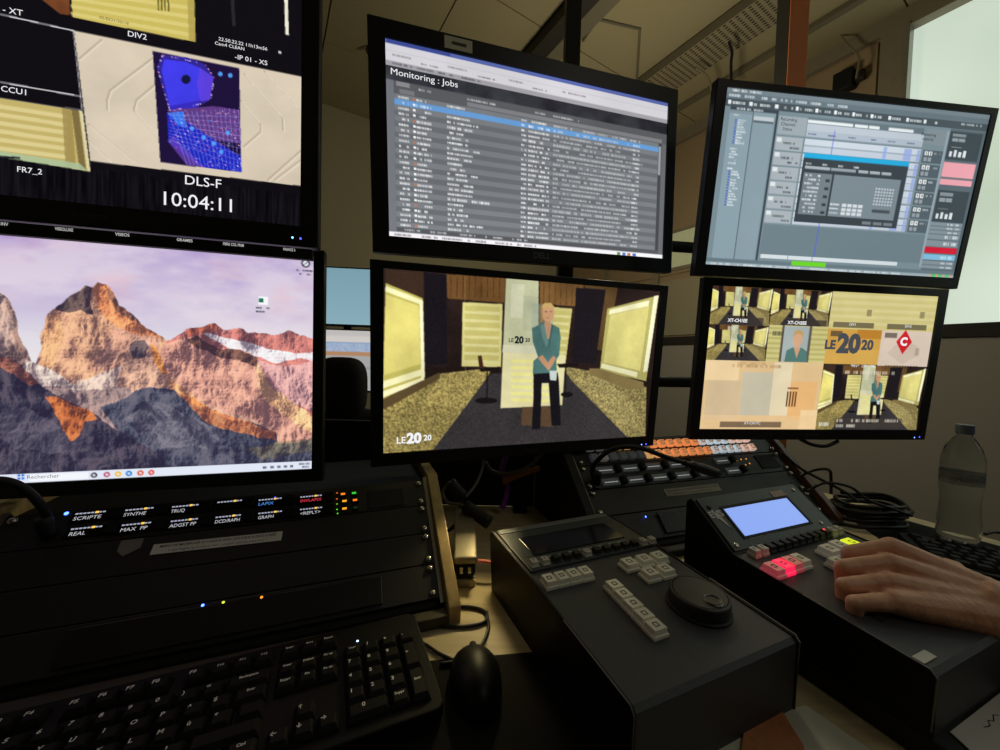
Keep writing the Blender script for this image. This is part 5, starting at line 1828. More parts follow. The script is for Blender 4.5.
def keycap(w, d, h, m):
    """clear key: skirt with a smaller raised top"""
    bm = bmesh.new()
    prof = [(1.0, 0.0), (1.0, 0.35), (0.86, 0.45), (0.80, 1.0)]
    rings = []
    for s, z in prof:
        rings.append([bm.verts.new((sx * w / 2 * s, sy * d / 2 * s, z * h)) for sx, sy in ((-1, -1), (1, -1), (1, 1), (-1, 1))])
    for a, b in zip(rings, rings[1:]):
        for i in range(4):
            bm.faces.new((a[i], a[(i + 1) % 4], b[(i + 1) % 4], b[i]))
    bm.faces.new(rings[-1])
    bm.faces.new(rings[0][::-1])
    me = me_from(bm)
    me.materials.append(m)
    return me


def console(pos, yaw, w, d1, z1, d2, z2, h, label, lit, sl=0.0):
    root = empty('replay_controller', T(pos[0], pos[1], pos[2] - h + Z0) @ Matrix.Rotation(yaw, 4, 'Z'), label, 'control panel')
    hb = 0.0
    prof = [(0, hb), (0, h - 0.004), (0.004, h), (d1, h + z1), (d2, h + z2), (d2 + 0.006, h + z2 - 0.006), (d2 + 0.006 - sl, hb)]
    link('body', prism_mesh(prof, -w / 2 + 0.003, w / 2 - 0.003), M_BLACKP, root)
    side = [(-0.0012, hb), (-0.0012, h - 0.003), (0.003, h + 0.0015), (d1, h + z1 + 0.0018), (d2 + 0.001, h + z2 + 0.0018), (d2 + 0.008, h + z2 - 0.005), (d2 + 0.008 - sl, hb)]
    for s in (-1, 1):
        a, b = (w / 2 - 0.003, w / 2) if s > 0 else (-w / 2, -w / 2 + 0.003)
        link('side_plate', prism_mesh(side, a, b, 'YZ', 0.0008), M_SIDE, root)
        # worn bright edge of the side plate
        ed = [(0.0, h * 0.30 if False else h - 0.05), (-0.0014, h - 0.003), (0.003, h + 0.0018), (d1 * 0.55, h + z1 * 0.55 + 0.002)]
        xe = s * (w / 2 + 0.0001)
        link('edge_trim', tube_mesh([(xe, y_, z_) for y_, z_ in ed], 0.0007, 6, 0), mat('worn_edge', (120, 116, 112), 0.3, 0.7), root)
    top_a = math.atan2(z1, d1)
    fl = lambda x, y: (x, y, h + z1 * y / d1)
    # display plate on the rear slope
    pa = math.atan2(z2 - z1, d2 - d1)
    L = math.hypot(d2 - d1, z2 - z1)
    PM = T(0, d1, h + z1) @ Matrix.Rotation(pa, 4, 'X')      # local: y up the slope, z out of it
    dp = link('display_plate', box_mesh(w - 0.012, L - 0.004, 0.003, 0.0006), M_PLATE, root, PM @ T(0, L / 2, 0.0014))
    return root, PM, L, fl, top_a, dp


# ---- near panel
C1 = dict(pos=(0.2007, 0.3142, -0.2593), yaw=0.4052, w=0.205, d1=0.1735, z1=0.0092, d2=0.2849, z2=0.0115)
C1h = -0.2593 - DESK
c1, PM1, L1, f1, ta1, dp1 = console(C1['pos'], C1['yaw'], C1['w'], C1['d1'], C1['z1'], C1['d2'], C1['z2'], C1h, 'near black replay controller with dark display and large jog wheel', False, 0.012)
CF1 = Frame((C1['pos'][0], C1['pos'][1], C1['pos'][2]), C1['yaw'])


def c1pt(u, v, z=0.006):
    return CF1.pz(u, v, z)


# display glass
a, b, c_, d_ = [c1pt(*p, 0.0115) for p in ((521, 539), (606, 525), (623, 540), (530, 557))]
cx, cy = (a[0] + b[0] + c_[0] + d_[0]) / 4, (a[1] + b[1] + c_[1] + d_[1]) / 4
box('display_glass', (0.146, 0.047, 0.0016), (cx, cy - C1['d1'] - L1 / 2, 0.0022), M_LCDOFF, dp1, 0.0004)
box('frame_strip', (0.19, 0.012, 0.0010), (0.0, L1 / 2 - 0.0085, 0.0020), mat('grey_frame_strip', (104, 106, 108), 0.4), dp1, 0.0003)
for i in range(4):
    box('printed_line', (0.030, 0.0007, 0.0003), (cx - 0.055 + i * 0.0365, cy - 0.0305 - C1['d1'] - L1 / 2, 0.0017), M_PRINT, dp1)
box('printed_mark', (0.009, 0.0025, 0.0003), (-0.085, cy - 0.022 - C1['d1'] - L1 / 2, 0.0017), M_LOGO, dp1)
box('printed_mark', (0.009, 0.0025, 0.0003), (0.088, cy + 0.005 - C1['d1'] - L1 / 2, 0.0017), M_LOGO, dp1)


def top_key(root, me, f, x, y, ta, name='key'):
    X, Y, Z = f(x, y)
    return link(name, me, None, root, T(X, Y, Z + 0.0002) @ Matrix.Rotation(ta, 4, 'X'))


def console_keys(root, f, ta, k, lay):
    kw = 0.0105 * k
    white = keycap(kw, 0.011 * k, 0.0085 * k, M_GREYKEY)
    black = keycap(kw, 0.011 * k, 0.0085 * k, M_BLACK)
    for i in range(13):
        t = i / 12
        x = lay['k0'][0] + (lay['k12'][0] - lay['k0'][0]) * t
        y = lay['k0'][1] + (lay['k12'][1] - lay['k0'][1]) * t
        o = top_key(root, white if i in lay['white'] else black, f, x, y, ta, 'function_key')
        text('key_legend', lay['leg'][i], 0.0075 * k, (0, 0, 0.0087 * k), M_INK if i in lay['white'] else M_LOGO, o, plane='XY')
        if lay.get('hot') == i:
            link('indicator_light', lathe_mesh([(0, 0.0012), (0.0012, 0.0006), (0.0014, 0), (0, 0)], 8), emit_mat('hot_red', (255, 60, 60), 3.0), o, T(0, 0.002, 0.0086 * k))
    for i, m in enumerate(lay['four']):
        t = i / 3
        o = top_key(root, keycap(0.0155 * k, 0.0185 * k, 0.009 * k, m), f, lay['f0'][0] + (lay['f3'][0] - lay['f0'][0]) * t, lay['f0'][1] + (lay['f3'][1] - lay['f0'][1]) * t, ta, 'clear_key')
        link('key_legend', ring_mesh(0.004, 0.004, 0.0008, 0.0008, 0.0008, 0.0008, -0.0002, 0.0, 0), M_INK, o, T(0, 0, 0.0091 * k) @ Matrix.Rotation(-math.pi / 2, 4, 'X'))
    for (x, y), m in lay['five']:
        o = top_key(root, keycap(0.0205 * k, 0.0185 * k, 0.009 * k, m), f, x, y, ta, 'clear_key')
        link('key_legend', ring_mesh(0.005, 0.005, 0.0008, 0.0008, 0.0008, 0.0008, -0.0002, 0.0, 0), M_INK, o, T(0, 0, 0.0091 * k) @ Matrix.Rotation(-math.pi / 2, 4, 'X'))
    for i in range(lay['nstrip']):
        t = i / 4
        x, y = lay['s0'][0] + (lay['s1'][0] - lay['s0'][0]) * t, lay['s0'][1] + (lay['s1'][1] - lay['s0'][1]) * t
        o = top_key(root, keycap(0.0185 * k, 0.0165 * k, 0.009 * k, M_TRANS), f, x, y, ta, 'clear_key')
        link('key_legend', ring_mesh(0.004, 0.004, 0.0008, 0.0008, 0.0008, 0.0008, -0.0002, 0.0, 0), M_INK, o, T(0, 0, 0.0091 * k) @ Matrix.Rotation(-math.pi / 2, 4, 'X'))


lay1 = dict(k0=c1pt(533.5, 570), k12=c1pt(651, 546), white=(0, 1, 5, 11, 12), leg='PFABCDEFGHJKL',
            four=(M_TRANS,) * 4, f0=c1pt(549, 580, 0.014), f3=c1pt(585, 572, 0.014),
            five=[(c1pt(629, 563, 0.014), M_TRANS), (c1pt(644, 559.5, 0.014), M_TRANS), (c1pt(658.5, 556.5, 0.014), M_TRANS), (c1pt(650, 572, 0.014), M_TRANS), (c1pt(665, 568.5, 0.014), M_TRANS)],
            s0=c1pt(614, 586, 0.012), s1=c1pt(655.5, 626, 0.010), nstrip=5)
console_keys(c1, f1, ta1, 1.0, lay1)
# jog wheel with finger dimple
kx, ky = c1pt(699, 587.5, 0.024)
X, Y, Z = f1(kx, ky)
KM = T(X, Y, Z) @ Matrix.Rotation(ta1, 4, 'X')
link('jog_collar', lathe_mesh([(0.0, 0.0), (0.0322, 0.0), (0.0322, 0.002), (0.0305, 0.003), (0, 0.003)], 64), M_BLACK, c1, KM, smooth=False)
kn = link('jog_wheel', lathe_mesh([(0.0, 0.0030), (0.0300, 0.0030), (0.0300, 0.0135), (0.0295, 0.0155), (0.0284, 0.0165), (0.0272, 0.0166), (0.0266, 0.0155), (0.0260, 0.0166), (0, 0.0168)], 64),
          mat('jog_wheel_black', (44, 43, 43), 0.42), c1, KM, smooth=False)
dx, dy = c1pt(712.5, 597, 0.023)
dpl = link('finger_dimple', lathe_mesh([(0.0, 0.0009), (0.0060, 0.0010), (0.0074, 0.0014), (0.0080, 0.0018), (0.0086, 0.0012), (0.0086, 0.0)], 32), mat('dimple_black', (10, 10, 10), 0.3), kn,
           T(dx - kx, dy - ky, 0.0162))
link('dimple_ring', lathe_mesh([(0.0082, 0.0), (0.0087, 0.0005), (0.0092, 0.0), (0.0082, 0.0)], 32), M_CHROME, dpl, T(0, 0, 0.0012))

# ---- far panel on its riser
C2 = dict(pos=(0.4751, 0.348, -0.2502), yaw=0.3886, w=0.230, d1=0.179, z1=0.0128, d2=0.2427, z2=0.0614)
C2h = 0.0567
RIS = C2['pos'][2] - C2h                       # top of the riser
riser = link('riser_block', box_mesh(0.330, 0.30, RIS - DESK - 0.0005, 0.002), mat('black_riser', (14, 14, 14), 0.6), None,
             T(C2['pos'][0], C2['pos'][1], 0) @ Matrix.Rotation(C2['yaw'], 4, 'Z') @ T(0.050, 0.055, Z0 + (RIS + DESK) / 2))
tag(riser, 'low black riser block lifting the far replay controller above the desk', 'riser')
c2, PM2, L2, f2, ta2, dp2 = console(C2['pos'], C2['yaw'], C2['w'], C2['d1'], C2['z1'], C2['d2'], C2['z2'], C2h, 'far black replay controller with lit blue display and red glowing key', True)
CF2 = Frame(C2['pos'], C2['yaw'])
c2pt = lambda u, v, z=0.012: CF2.pz(u, v, z)
# plate frame: plane of the display
pf = Frame(CF2.R @ np.array([0, C2['d1'], C2['z1']]) + CF2.pos, C2['yaw'], math.atan2(C2['z2'] - C2['z1'], C2['d2'] - C2['d1']) - math.pi / 2)


def plate(u, v):
    x, z = pf.px(u, v, -0.003)
    return x, z - L2 / 2


q = [plate(*p) for p in ((725, 510), (786.5, 497.5), (806, 521.5), (744.5, 537.5))]
x0 = (q[0][0] + q[3][0]) / 2; x1 = (q[1][0] + q[2][0]) / 2
y0 = (q[2][1] + q[3][1]) / 2; y1 = (q[0][1] + q[1][1]) / 2
lc = box('display_glass', (x1 - x0, y1 - y0, 0.0016), ((x0 + x1) / 2, (y0 + y1) / 2, 0.0022), M_LCDON, dp2, 0.0004)
link('display_surround', ring_mesh(x1 - x0 + 0.001, y1 - y0 + 0.001, 0.004, 0.006, 0.004, 0.003, -0.0006, 0.0004, 0), M_BLACK, dp2, T((x0 + x1) / 2, (y0 + y1) / 2, 0.0020) @ Matrix.Rotation(-math.pi / 2, 4, 'X'))
for p in ((709, 507.5), (793.5, 490), (821.5, 523), (736.5, 545.5)):
    x, y = plate(*p)
    link('screw', lathe_mesh([(0, 0.0018), (0.0026, 0.0014), (0.0036, 0.0004), (0.0036, 0), (0, 0)], 16), M_STEEL if p[0] != 709 else M_BLACK, dp2, T(x, y, 0.0016), smooth=True)
x, y = plate(778, 494)
box('paper_tag', (0.030, 0.011, 0.0005), (x, y, 0.0019), mat('pinkish_tag', (190, 170, 156), 0.7), dp2)
x, y = plate(717.5, 516.5)
zig_ = [(-0.016, 0.004), (-0.004, 0.004), (-0.006, 0.013), (0.001, 0.005), (0.012, 0.005), (0.012, 0.002), (0.004, 0.001), (0.006, -0.002), (0.011, -0.003), (0.004, -0.016), (0.001, -0.004), (-0.004, -0.003), (-0.016, -0.003), (-0.016, -0.001), (-0.008, 0.0), (-0.016, 0.001)]
zig = [(-0.002, 0.015), (0.001, 0.004), (0.0045, 0.005), (0.0085, -0.020), (-0.0005, -0.003), (-0.0035, -0.004)]
em = link('maker_emblem', prism_mesh(zig, 0, 0.0004, 'XY'), M_PRINT, dp2, T(x, y, 0.0016))
text('lettering', 'EVS', 0.0125, (0.0, 0.003, 0.0006), M_PRINT, em, plane='XY', bold=0.04, width=0.026)
for i in range(4):
    a = np.array(plate(749, 539)); b = np.array(plate(806, 524))
    m_ = a + (b - a) * (i + 0.5) / 4
    box('printed_line', (np.linalg.norm(b - a) / 4.6, 0.0007, 0.0003), (m_[0], m_[1], 0.0017), M_PRINT, dp2, rot=Matrix.Rotation(math.atan2(b[1] - a[1], b[0] - a[0]), 4, 'Z'))
for i, s in enumerate(('F1', 'F2', 'F3', 'F4', 'F5', 'F6', 'F7', 'F8', 'F9', 'F10')):
    a = np.array(plate(753.5, 544.5)); b = np.array(plate(812, 530))
    m_ = a + (b - a) * i / 9
    text('printed_legend', s, 0.0062, (m_[0], m_[1], 0.0017), mat('grey_print', (130, 134, 134), 0.6, noise=0), dp2, plane='XY')
lay2 = dict(k0=c2pt(754, 556), k12=c2pt(837, 533.5), white=(0, 1, 11, 12), leg='PFABCDEFGHJKL', hot=10,
            four=(M_PINKK, M_REDK, M_PINKK, M_TRANSW), f0=c2pt(773.5, 565.5, 0.02), f3=c2pt(799.5, 557, 0.02),
            five=[(c2pt(829, 547.5, 0.02), M_TRANSW), (c2pt(839, 543.5, 0.02), M_TRANSW), (c2pt(851, 541.5, 0.02), M_YELK)],
            s0=(-0.012, 0.118), s1=(-0.020, 0.045), nstrip=2)
console_keys(c2, f2, ta2, 1.12, lay2)
X, Y, Z = f2(0.072, 0.080)
KM2 = T(X, Y, Z) @ Matrix.Rotation(ta2, 4, 'X')
link('jog_wheel', lathe_mesh([(0.0, 0.0), (0.0380, 0.0), (0.0380, 0.0135), (0.0365, 0.0155), (0.0350, 0.0160), (0, 0.0162)], 64), M_RUBBER, c2, KM2)
box('recessed_plate', (0.034, 0.026, 0.0010), (*f2(-0.004, 0.110)[:2], f2(-0.004, 0.110)[2] + 0.0004), mat('grey_key_plate', (90, 86, 80), 0.5), c2, rot=Matrix.Rotation(ta2, 4, 'X'))
x, y = c2pt(881, 613, 0.006)
X, Y, Z = f2(x, max(y, 0.02))
box('dotted_label', (0.024, 0.012, 0.0006), (X, Y, Z + 0.0004), M_INK, c2, rot=Matrix.Rotation(ta2, 4, 'X'))
x2_, y2_ = c2pt(925, 654, 0.004)
box('pale_label', (0.022, 0.008, 0.0006), (x2_, max(y2_, 0.012), f2(x2_, max(y2_, 0.012))[2] + 0.0005), M_GREYKEY, c2, rot=Matrix.Rotation(ta2, 4, 'X'))

# ================================================================== KEYBOARDS
KU = 0.0185
ROWZ = 0.0
KROWS = []
KROWS += [(0.5, 0, 1, 'Esc')] + [(2.5 + i, 0, 1, 'F%d' % (i + 1)) for i in range(4)] + [(7 + i, 0, 1, 'F%d' % (i + 5)) for i in range(4)] + [(11.5 + i, 0, 1, 'F%d' % (i + 9)) for i in range(4)]
KROWS += [(15.75 + i, 0, 1, s) for i, s in enumerate(('Impr', 'Arrt', 'Pause'))]
r1 = ['2', '&', 'e2', '"', "'", '(', '-', 'e7', '_', 'c9', 'a0', ')', '=']
r1 = ['²', '1', '2', '3', '4', '5', '6', '7', '8', '9', '0', ')', '=']
KROWS += [(0.5 + i, 1.35, 1, s) for i, s in enumerate(r1)] + [(14.0, 1.35, 2, 'Backspace')]
KROWS += [(0.75, 2.35, 1.5, 'Tab')] + [(2.0 + i, 2.35, 1, s) for i, s in enumerate('AZERTYUIOP^$')] + [(14.25, 2.35, 1.5, 'Entr')]
KROWS += [(0.875, 3.35, 1.75, 'Maj')] + [(2.25 + i, 3.35, 1, s) for i, s in enumerate('QSDFGHJKLMù*')] + [(14.4, 3.35, 1.2, '')]
KROWS += [(0.625, 4.35, 1.25, ''), (1.75, 4.35, 1, '<')] + [(2.75 + i, 4.35, 1, s) for i, s in enumerate('WXCVBN,;:!')] + [(13.63, 4.35, 2.75, '')]
KROWS += [(0.625, 5.35, 1.25, 'Ctrl'), (1.875, 5.35, 1.25, ''), (3.125, 5.35, 1.25, 'Alt'), (6.875, 5.35, 6.25, ''), (10.625, 5.35, 1.25, 'AltGr'), (11.875, 5.35, 1.25, ''), (13.125, 5.35, 1.25, ''), (14.375, 5.35, 1.25, 'Ctrl')]
KROWS += [(15.75 + i, 1.35, 1, s) for i, s in enumerate(('Inser', 'Debut', 'Pg up'))] + [(15.75 + i, 2.35, 1, s) for i, s in enumerate(('Suppr', 'Fin', 'Pg dn'))]
KROWS += [(16.75, 4.35, 1, '↑'), (15.75, 5.35, 1, '←'), (16.75, 5.35, 1, '↓'), (17.75, 5.35, 1, '→')]
KROWS += [(19 + i, 1.35, 1, s) for i, s in enumerate(('Verr', '/', '*', '-'))]
KROWS += [(19 + i, 2.35, 1, s) for i, s in enumerate('789')] + [(19 + i, 3.35, 1, s) for i, s in enumerate('456')] + [(19 + i, 4.35, 1, s) for i, s in enumerate('123')]
KROWS += [(19.5, 5.35, 2, '0'), (21, 5.35, 1, 'Suppr')]
KTALL = [(22, 2.85, 2, '+'), (22, 4.85, 2, 'Entr')]


def keyboard(m4, label, legends=True):
    """local: x along the rows from column 18, y towards the F row, z out of the key tops (tops at z=0)"""
    root = empty('computer_keyboard', m4, label, 'keyboard')
    x0, x1 = (-0.6 - 18) * KU, (23.0 - 18) * KU
    y0, y1 = -6.45 * KU, 1.15 * KU
    bm_poly = [(x0, y0 + 0.006), (x0 + 0.006, y0), (x1 - 0.006, y0), (x1, y0 + 0.006), (x1, y1 - 0.008), (x1 - 0.008, y1), (x0 + 0.008, y1), (x0, y1 - 0.008)]
    link('case', prism_mesh(bm_poly, -0.020, -0.0065, 'XY', 0.0015), M_KEY, root)
    cache = {}
    def keym(w, d=1.0):
        if (w, d) not in cache:
            bm = bmesh.new()
            W_, D_ = w * KU - 0.0006, d * KU - 0.0006
            rings = []
            for s, z, dy in ((0.0, -0.0065, 0), (0.0010, -0.004, 0), (0.0030, -0.0006, 0.0008), (0.0037, 0.0, 0.0008)):
                rings.append([bm.verts.new((sx * (W_ / 2 - s), sy * (D_ / 2 - s) + dy, z)) for sx, sy in ((-1, -1), (1, -1), (1, 1), (-1, 1))])
            for a, b in zip(rings, rings[1:]):
                for i in range(4):
                    bm.faces.new((a[i], a[(i + 1) % 4], b[(i + 1) % 4], b[i]))
            bm.faces.new(rings[-1])
            cache[(w, d)] = me_from(bm)
            cache[(w, d)].materials.append(M_KEY)
        return cache[(w, d)]
    lc_ = {}
    for c, r, w, s in KROWS + KTALL:
        d = 2.0 if (c, r, w, s) in KTALL else 1.0
        k = link('key', keym(1.0 if d == 2.0 else w, d), None, root, T((c - 18) * KU, -r * KU, 0))
        if legends and s:
            if s not in lc_:
                lc_[s] = text_mesh(s, 0.0058 if len(s) < 3 else 0.0038, bold=0.02, plane='XY')
                lc_[s].materials.append(M_LEG)
            link('key_legend', lc_[s], None, k, T(-min(w, 1.0) * 0.0035 if len(s) < 3 else 0, 0.003, 0.0002))
    ledx = (19.35 - 18) * KU
    link('indicator_light', lathe_mesh([(0, 0.0008), (0.0010, 0.0005), (0.0012, 0), (0, 0)], 8), emit_mat('num_lock_led', (190, 215, 255), 4.0), root, T(ledx, -0.30 * KU, -0.0064))
    for sx in (x0 + 0.05, x1 - 0.05):
        box('foot', (0.03, 0.012, 0.0012), (sx, y1 - 0.02, -0.0206), M_RUBBER, root)
    return root


kbm = T(-0.1752, 0.4012, -0.3072 + Z0) @ Matrix.Rotation(0.4252, 4, 'Z')
keyboard(kbm, 'black keyboard with white legends lying in front of the left rack')
kp = onz(1000, 566, DESK + 0.022)
kb2 = T(kp[0] + 0.05, kp[1] - 0.02, DESK + 0.0226 + Z0) @ Matrix.Rotation(-0.55, 4, 'Z') @ T(0.20, 0.075, 0)
keyboard(kb2, 'black keyboard in shadow on the right side of the desk', False)

# ================================================================== MOUSE, BOXES, CABLES
mp_ = onz(476, 676, DESK + 0.012)


def mouse_mesh():
    bm = bmesh.new()
    bmesh.ops.create_uvsphere(bm, u_segments=28, v_segments=16, radius=1.0)
    for v in bm.verts:
        x, y, z = v.co
        v.co.x = x * (0.026 + 0.003 * y)
        v.co.y = y * 0.042
        v.co.z = max(z, -0.15) * (0.026 - 0.004 * y) + 0.005
    return me_from(bm)


mo = empty('computer_mouse', T(mp_[0], mp_[1], DESK + 0.0012 + Z0) @ Matrix.Rotation(0.2, 4, 'Z'), 'black mouse on the desk beside the near controller', 'mouse')
link('shell', mouse_mesh(), mat('mouse_black', (14, 14, 15), 0.45, spec=0.3), mo, T(0, 0, 0), smooth=True)
link('scroll_wheel', lathe_mesh([(0, -0.003), (0.010, -0.003), (0.011, 0), (0.010, 0.003), (0, 0.003)], 24), M_RUBBER, mo, T(0, 0.024, 0.016) @ Matrix.Rotation(math.pi / 2, 4, 'Y'))
M_CAB = mat('black_cable', (20, 20, 20), 0.4)
D = lambda u, v, z=0.003: onz(u, v, DESK + z)
cable('keyboard_cable', [D(388, 613, 0.010), D(415, 622), D(422, 612), D(445, 607.5), D(470, 607), D(485, 612), D(484, 622), D(465, 626.5), D(440, 626), D(416, 624), D(404, 618)], 0.0022, M_CAB,
      'thin black cable looping over the lamp-lit desk beside the left keyboard')
cable('mouse_cable', [D(462, 668, 0.012), D(452, 660), D(438, 653), D(424, 644), D(408, 640)], 0.002, M_CAB, 'short black mouse cable crossing the lit patch of desk')
cable('signal_cable', [D(487, 612), D(488, 630), D(478, 650), D(462, 660), D(440, 664, 0.004)], 0.002, M_CAB, 'thin dark cable curving down the lit desk towards the mouse')

# grey punch/stapler-like connector box
sp_ = onz(458, 584, DESK)
sp_[0] += 0.010
cb = empty('stapler', T(sp_[0], sp_[1], DESK + Z0) @ Matrix.Rotation(0.12, 4, 'Z'), 'grey topped stapler standing on the desk between the racks', 'stapler')
M_STG = mat('grey_metal_top', (150, 142, 122), 0.35, 0.5)
box('base', (0.030, 0.020, 0.012), (0, 0.000, 0.006), M_STG, cb, 0.002)
box('body', (0.032, 0.105, 0.030), (0, 0.062, 0.015), M_BLACK, cb, 0.003)
box('jaw', (0.026, 0.016, 0.022), (0, 0.0, 0.026), M_BLACK, cb, 0.002)
for s in (-1, 1):
    box('contact', (0.005, 0.002, 0.010), (s * 0.006, -0.0088, 0.026), M_STEEL, cb, 0.0005)
tp = [(-0.014, 0.037), (-0.014, 0.047), (0.030, 0.062), (0.112, 0.070), (0.112, 0.030)]
link('top_lever', prism_mesh(tp, -0.0165, 0.0165, 'YZ', 0.0025), M_STG, cb)
M_PINK = mat('pink_cable', (226, 130, 130), 0.4)
a = np.array(sp_)
cable('patch_cable', [a + np.array([0.019, 0.01, 0.03]), a + np.array([0.035, 0.008, 0.030]), a + np.array([0.055, 0.012, 0.024]), a + np.array([0.075, 0.03, 0.012]), a + np.array([0.09, 0.06, 0.006])], 0.003, M_PINK,
      'short pink cable beside the stapler')
M_GREYC = mat('grey_cable', (90, 86, 80), 0.5)
# adapters and cables hanging below the centre screen
ad = empty('cable_adapter', W(ony(455, 490, 0.66)), 'black inline cable adapter hanging below the studio screen', 'adapter')
p0 = ony(455, 490, 0.66)
qd = lambda u, v, y: ony(u, v, y) - p0
link('plug_body', tube_mesh([qd(450, 482, 0.66), qd(457, 490, 0.66), qd(464, 497, 0.655)], 0.010, 10, 3), M_BLACK, ad, T(0, 0, 0), smooth=True)
link('adapter_body', tube_mesh([qd(465, 506, 0.64), qd(478, 515, 0.63), qd(489, 523, 0.62)], 0.011, 10, 3), M_BLACK, ad, T(0, 0, 0), smooth=True)
link('lead', tube_mesh([qd(450, 482, 0.66), qd(443, 492, 0.66), qd(447, 502, 0.65), qd(457, 504, 0.645), qd(465, 506, 0.64)], 0.003, 8), M_GREYC, ad, T(0, 0, 0), smooth=True)
cable('hanging_cable', [ony(482, 448, 0.72), ony(483, 463, 0.70), ony(478, 480, 0.68), ony(470, 492, 0.66), ony(465, 497, 0.652)], 0.0028, M_GREYC, 'grey cable dropping from the studio screen to the adapter')
cable('hanging_cable', [ony(461, 500, 0.66), ony(460, 512, 0.66), ony(456, 524, 0.66), ony(448, 531, 0.66)], 0.0035, M_CAB, 'dark cable falling behind the grey stapler')
M_PURP = mat('purple_cable', (140, 62, 190), 0.4)
cable('hanging_cable', [ony(506, 456, 0.80), ony(502, 470, 0.80), ony(508, 484, 0.80), ony(506, 497, 0.80), ony(502, 508, 0.80)], 0.006, M_PURP, 'purple cable hanging in the gap below the studio screen')
cable('hanging_cable', [ony(485, 462, 0.76), ony(492, 471, 0.76), ony(506, 474, 0.75), ony(524, 469, 0.74), ony(538, 459, 0.74), ony(546, 448, 0.74)], 0.004, M_GREYC, 'grey cable sagging in a loop below the studio screen')
cable('tie_wrap', [ony(503, 482, 0.77), ony(512, 478, 0.77), ony(522, 474, 0.77), ony(531, 471, 0.77), ony(540, 468, 0.77)], 0.006, mat('orange_tie', (176, 112, 56), 0.5, noise=0.5, scale=120), 'orange brown cable bundle below the studio screen', 'cable')
# cables sagging under the multiview screen and out of the right rack
cable('hanging_cable', [ony(800, 439, 0.84), ony(812, 444.5, 0.84), ony(826, 446, 0.84), ony(838, 441, 0.84)], 0.004, M_CAB, 'black cable sagging just under the multiview screen')
cable('loose_cable', [ony(781, 452, 0.83), ony(800, 468, 0.82), ony(822, 480, 0.80), ony(845, 492, 0.78), ony(858, 502, 0.76)], 0.003, M_CAB, 'black cable running down from the right rack towards the wall')
cable('loose_cable', [ony(800, 476, 0.82), ony(815, 470, 0.81), ony(829, 470, 0.80), ony(831, 480, 0.80), ony(831, 494, 0.79)], 0.003, M_CAB, 'black cable arched beside the right rack')
cable('loose_cable', [ony(806, 492, 0.80), ony(825, 483, 0.79), ony(850, 487, 0.78), ony(868, 500, 0.77), ony(890, 508, 0.76), ony(912, 516, 0.75)], 0.0028, M_CAB, 'long black cable snaking towards the water bottle')
cable('loose_cable', [D(985, 534), D(995, 532), D(1010, 535), D(1030, 540)], 0.003, M_CAB, 'black cable on the desk right of the water bottle')
# heap of black cable behind the right controller
heap = onz(848, 514, DESK + 0.02) + np.array([0.03, -0.01, 0])
pts = []
for k in range(60):
    t = k / 11 * 2 * math.pi
    i = k / 11
    pts.append(heap + np.array([(0.066 + 0.006 * math.sin(i * 2.1)) * math.cos(t) + 0.006 * i, (0.045 + 0.005 * math.cos(i * 1.7)) * math.sin(t) + 0.004 * i, -0.014 + 0.0085 * i + 0.003 * math.sin(3 * t)]))
cable('cable_coil', pts, 0.0042, M_CAB, 'coil of black cable heaped behind the lit controller')

# ================================================================== WATER BOTTLE
bpos = onz(957, 541, DESK)
s = np.linalg.norm(bpos[:2])
bpos[2] += 0.0012
bot = empty('water_bottle', W(bpos), 'clear plastic water bottle with blue cap against the wall', 'bottle')
hb = float(ony(957, 425, bpos[1])[2] - DESK)
R_ = 0.029 * (hb / 0.225)
prof = [(0.0, 0.004), (0.75, 0.0), (0.95, 0.03), (1.0, 0.07), (0.97, 0.15), (1.0, 0.18), (0.93, 0.27), (0.90, 0.36), (0.95, 0.43), (1.0, 0.47), (0.985, 0.50), (1.0, 0.53), (0.985, 0.62), (1.0, 0.66), (0.97, 0.72), (0.82, 0.80), (0.55, 0.87), (0.36, 0.905), (0.34, 0.93)]
M_PET = mat('clear_bottle_plastic', (225, 230, 232), 0.06, noise=0, trans=1.0, ior=1.22)
link('bottle_body', lathe_mesh([(r * R_, z * hb) for r, z in prof], 40), M_PET, bot, T(0, 0, 0), smooth=True)
link('cap', lathe_mesh([(0.0, 1.0 * hb), (0.40 * R_, 1.0 * hb), (0.43 * R_, 0.99 * hb), (0.43 * R_, 0.925 * hb), (0.38 * R_, 0.92 * hb), (0, 0.92 * hb)], 32), mat('blue_grey_cap', (84, 96, 120), 0.4), bot, T(0, 0, 0))
link('label_band', lathe_mesh([(1.004 * R_, 0.50 * hb), (1.008 * R_, 0.60 * hb), (1.003 * R_, 0.60 * hb), (1.0 * R_, 0.50 * hb)], 40), mat('faint_label_film', (190, 194, 196), 0.2, trans=0.85, ior=1.05), bot, T(0, 0, 0), smooth=True)
lm = text_mesh('evian', 0.016)
co = np.empty(len(lm.vertices) * 3)
lm.vertices.foreach_get('co', co)
co = co.reshape(-1, 3)
va = math.atan2(-bpos[0], bpos[1])
ang = co[:, 0] / (R_ * 1.02)
co = np.stack([R_ * 1.02 * np.sin(ang), -R_ * 1.02 * np.cos(ang), co[:, 2]], 1)
lm.vertices.foreach_set('co', co.ravel())
link('lettering', lm, mat('dim_bottle_print', (84, 84, 90), 0.5, noise=0), bot, T(0, 0, 0.55 * hb) @ Matrix.Rotation(va, 4, 'Z'))

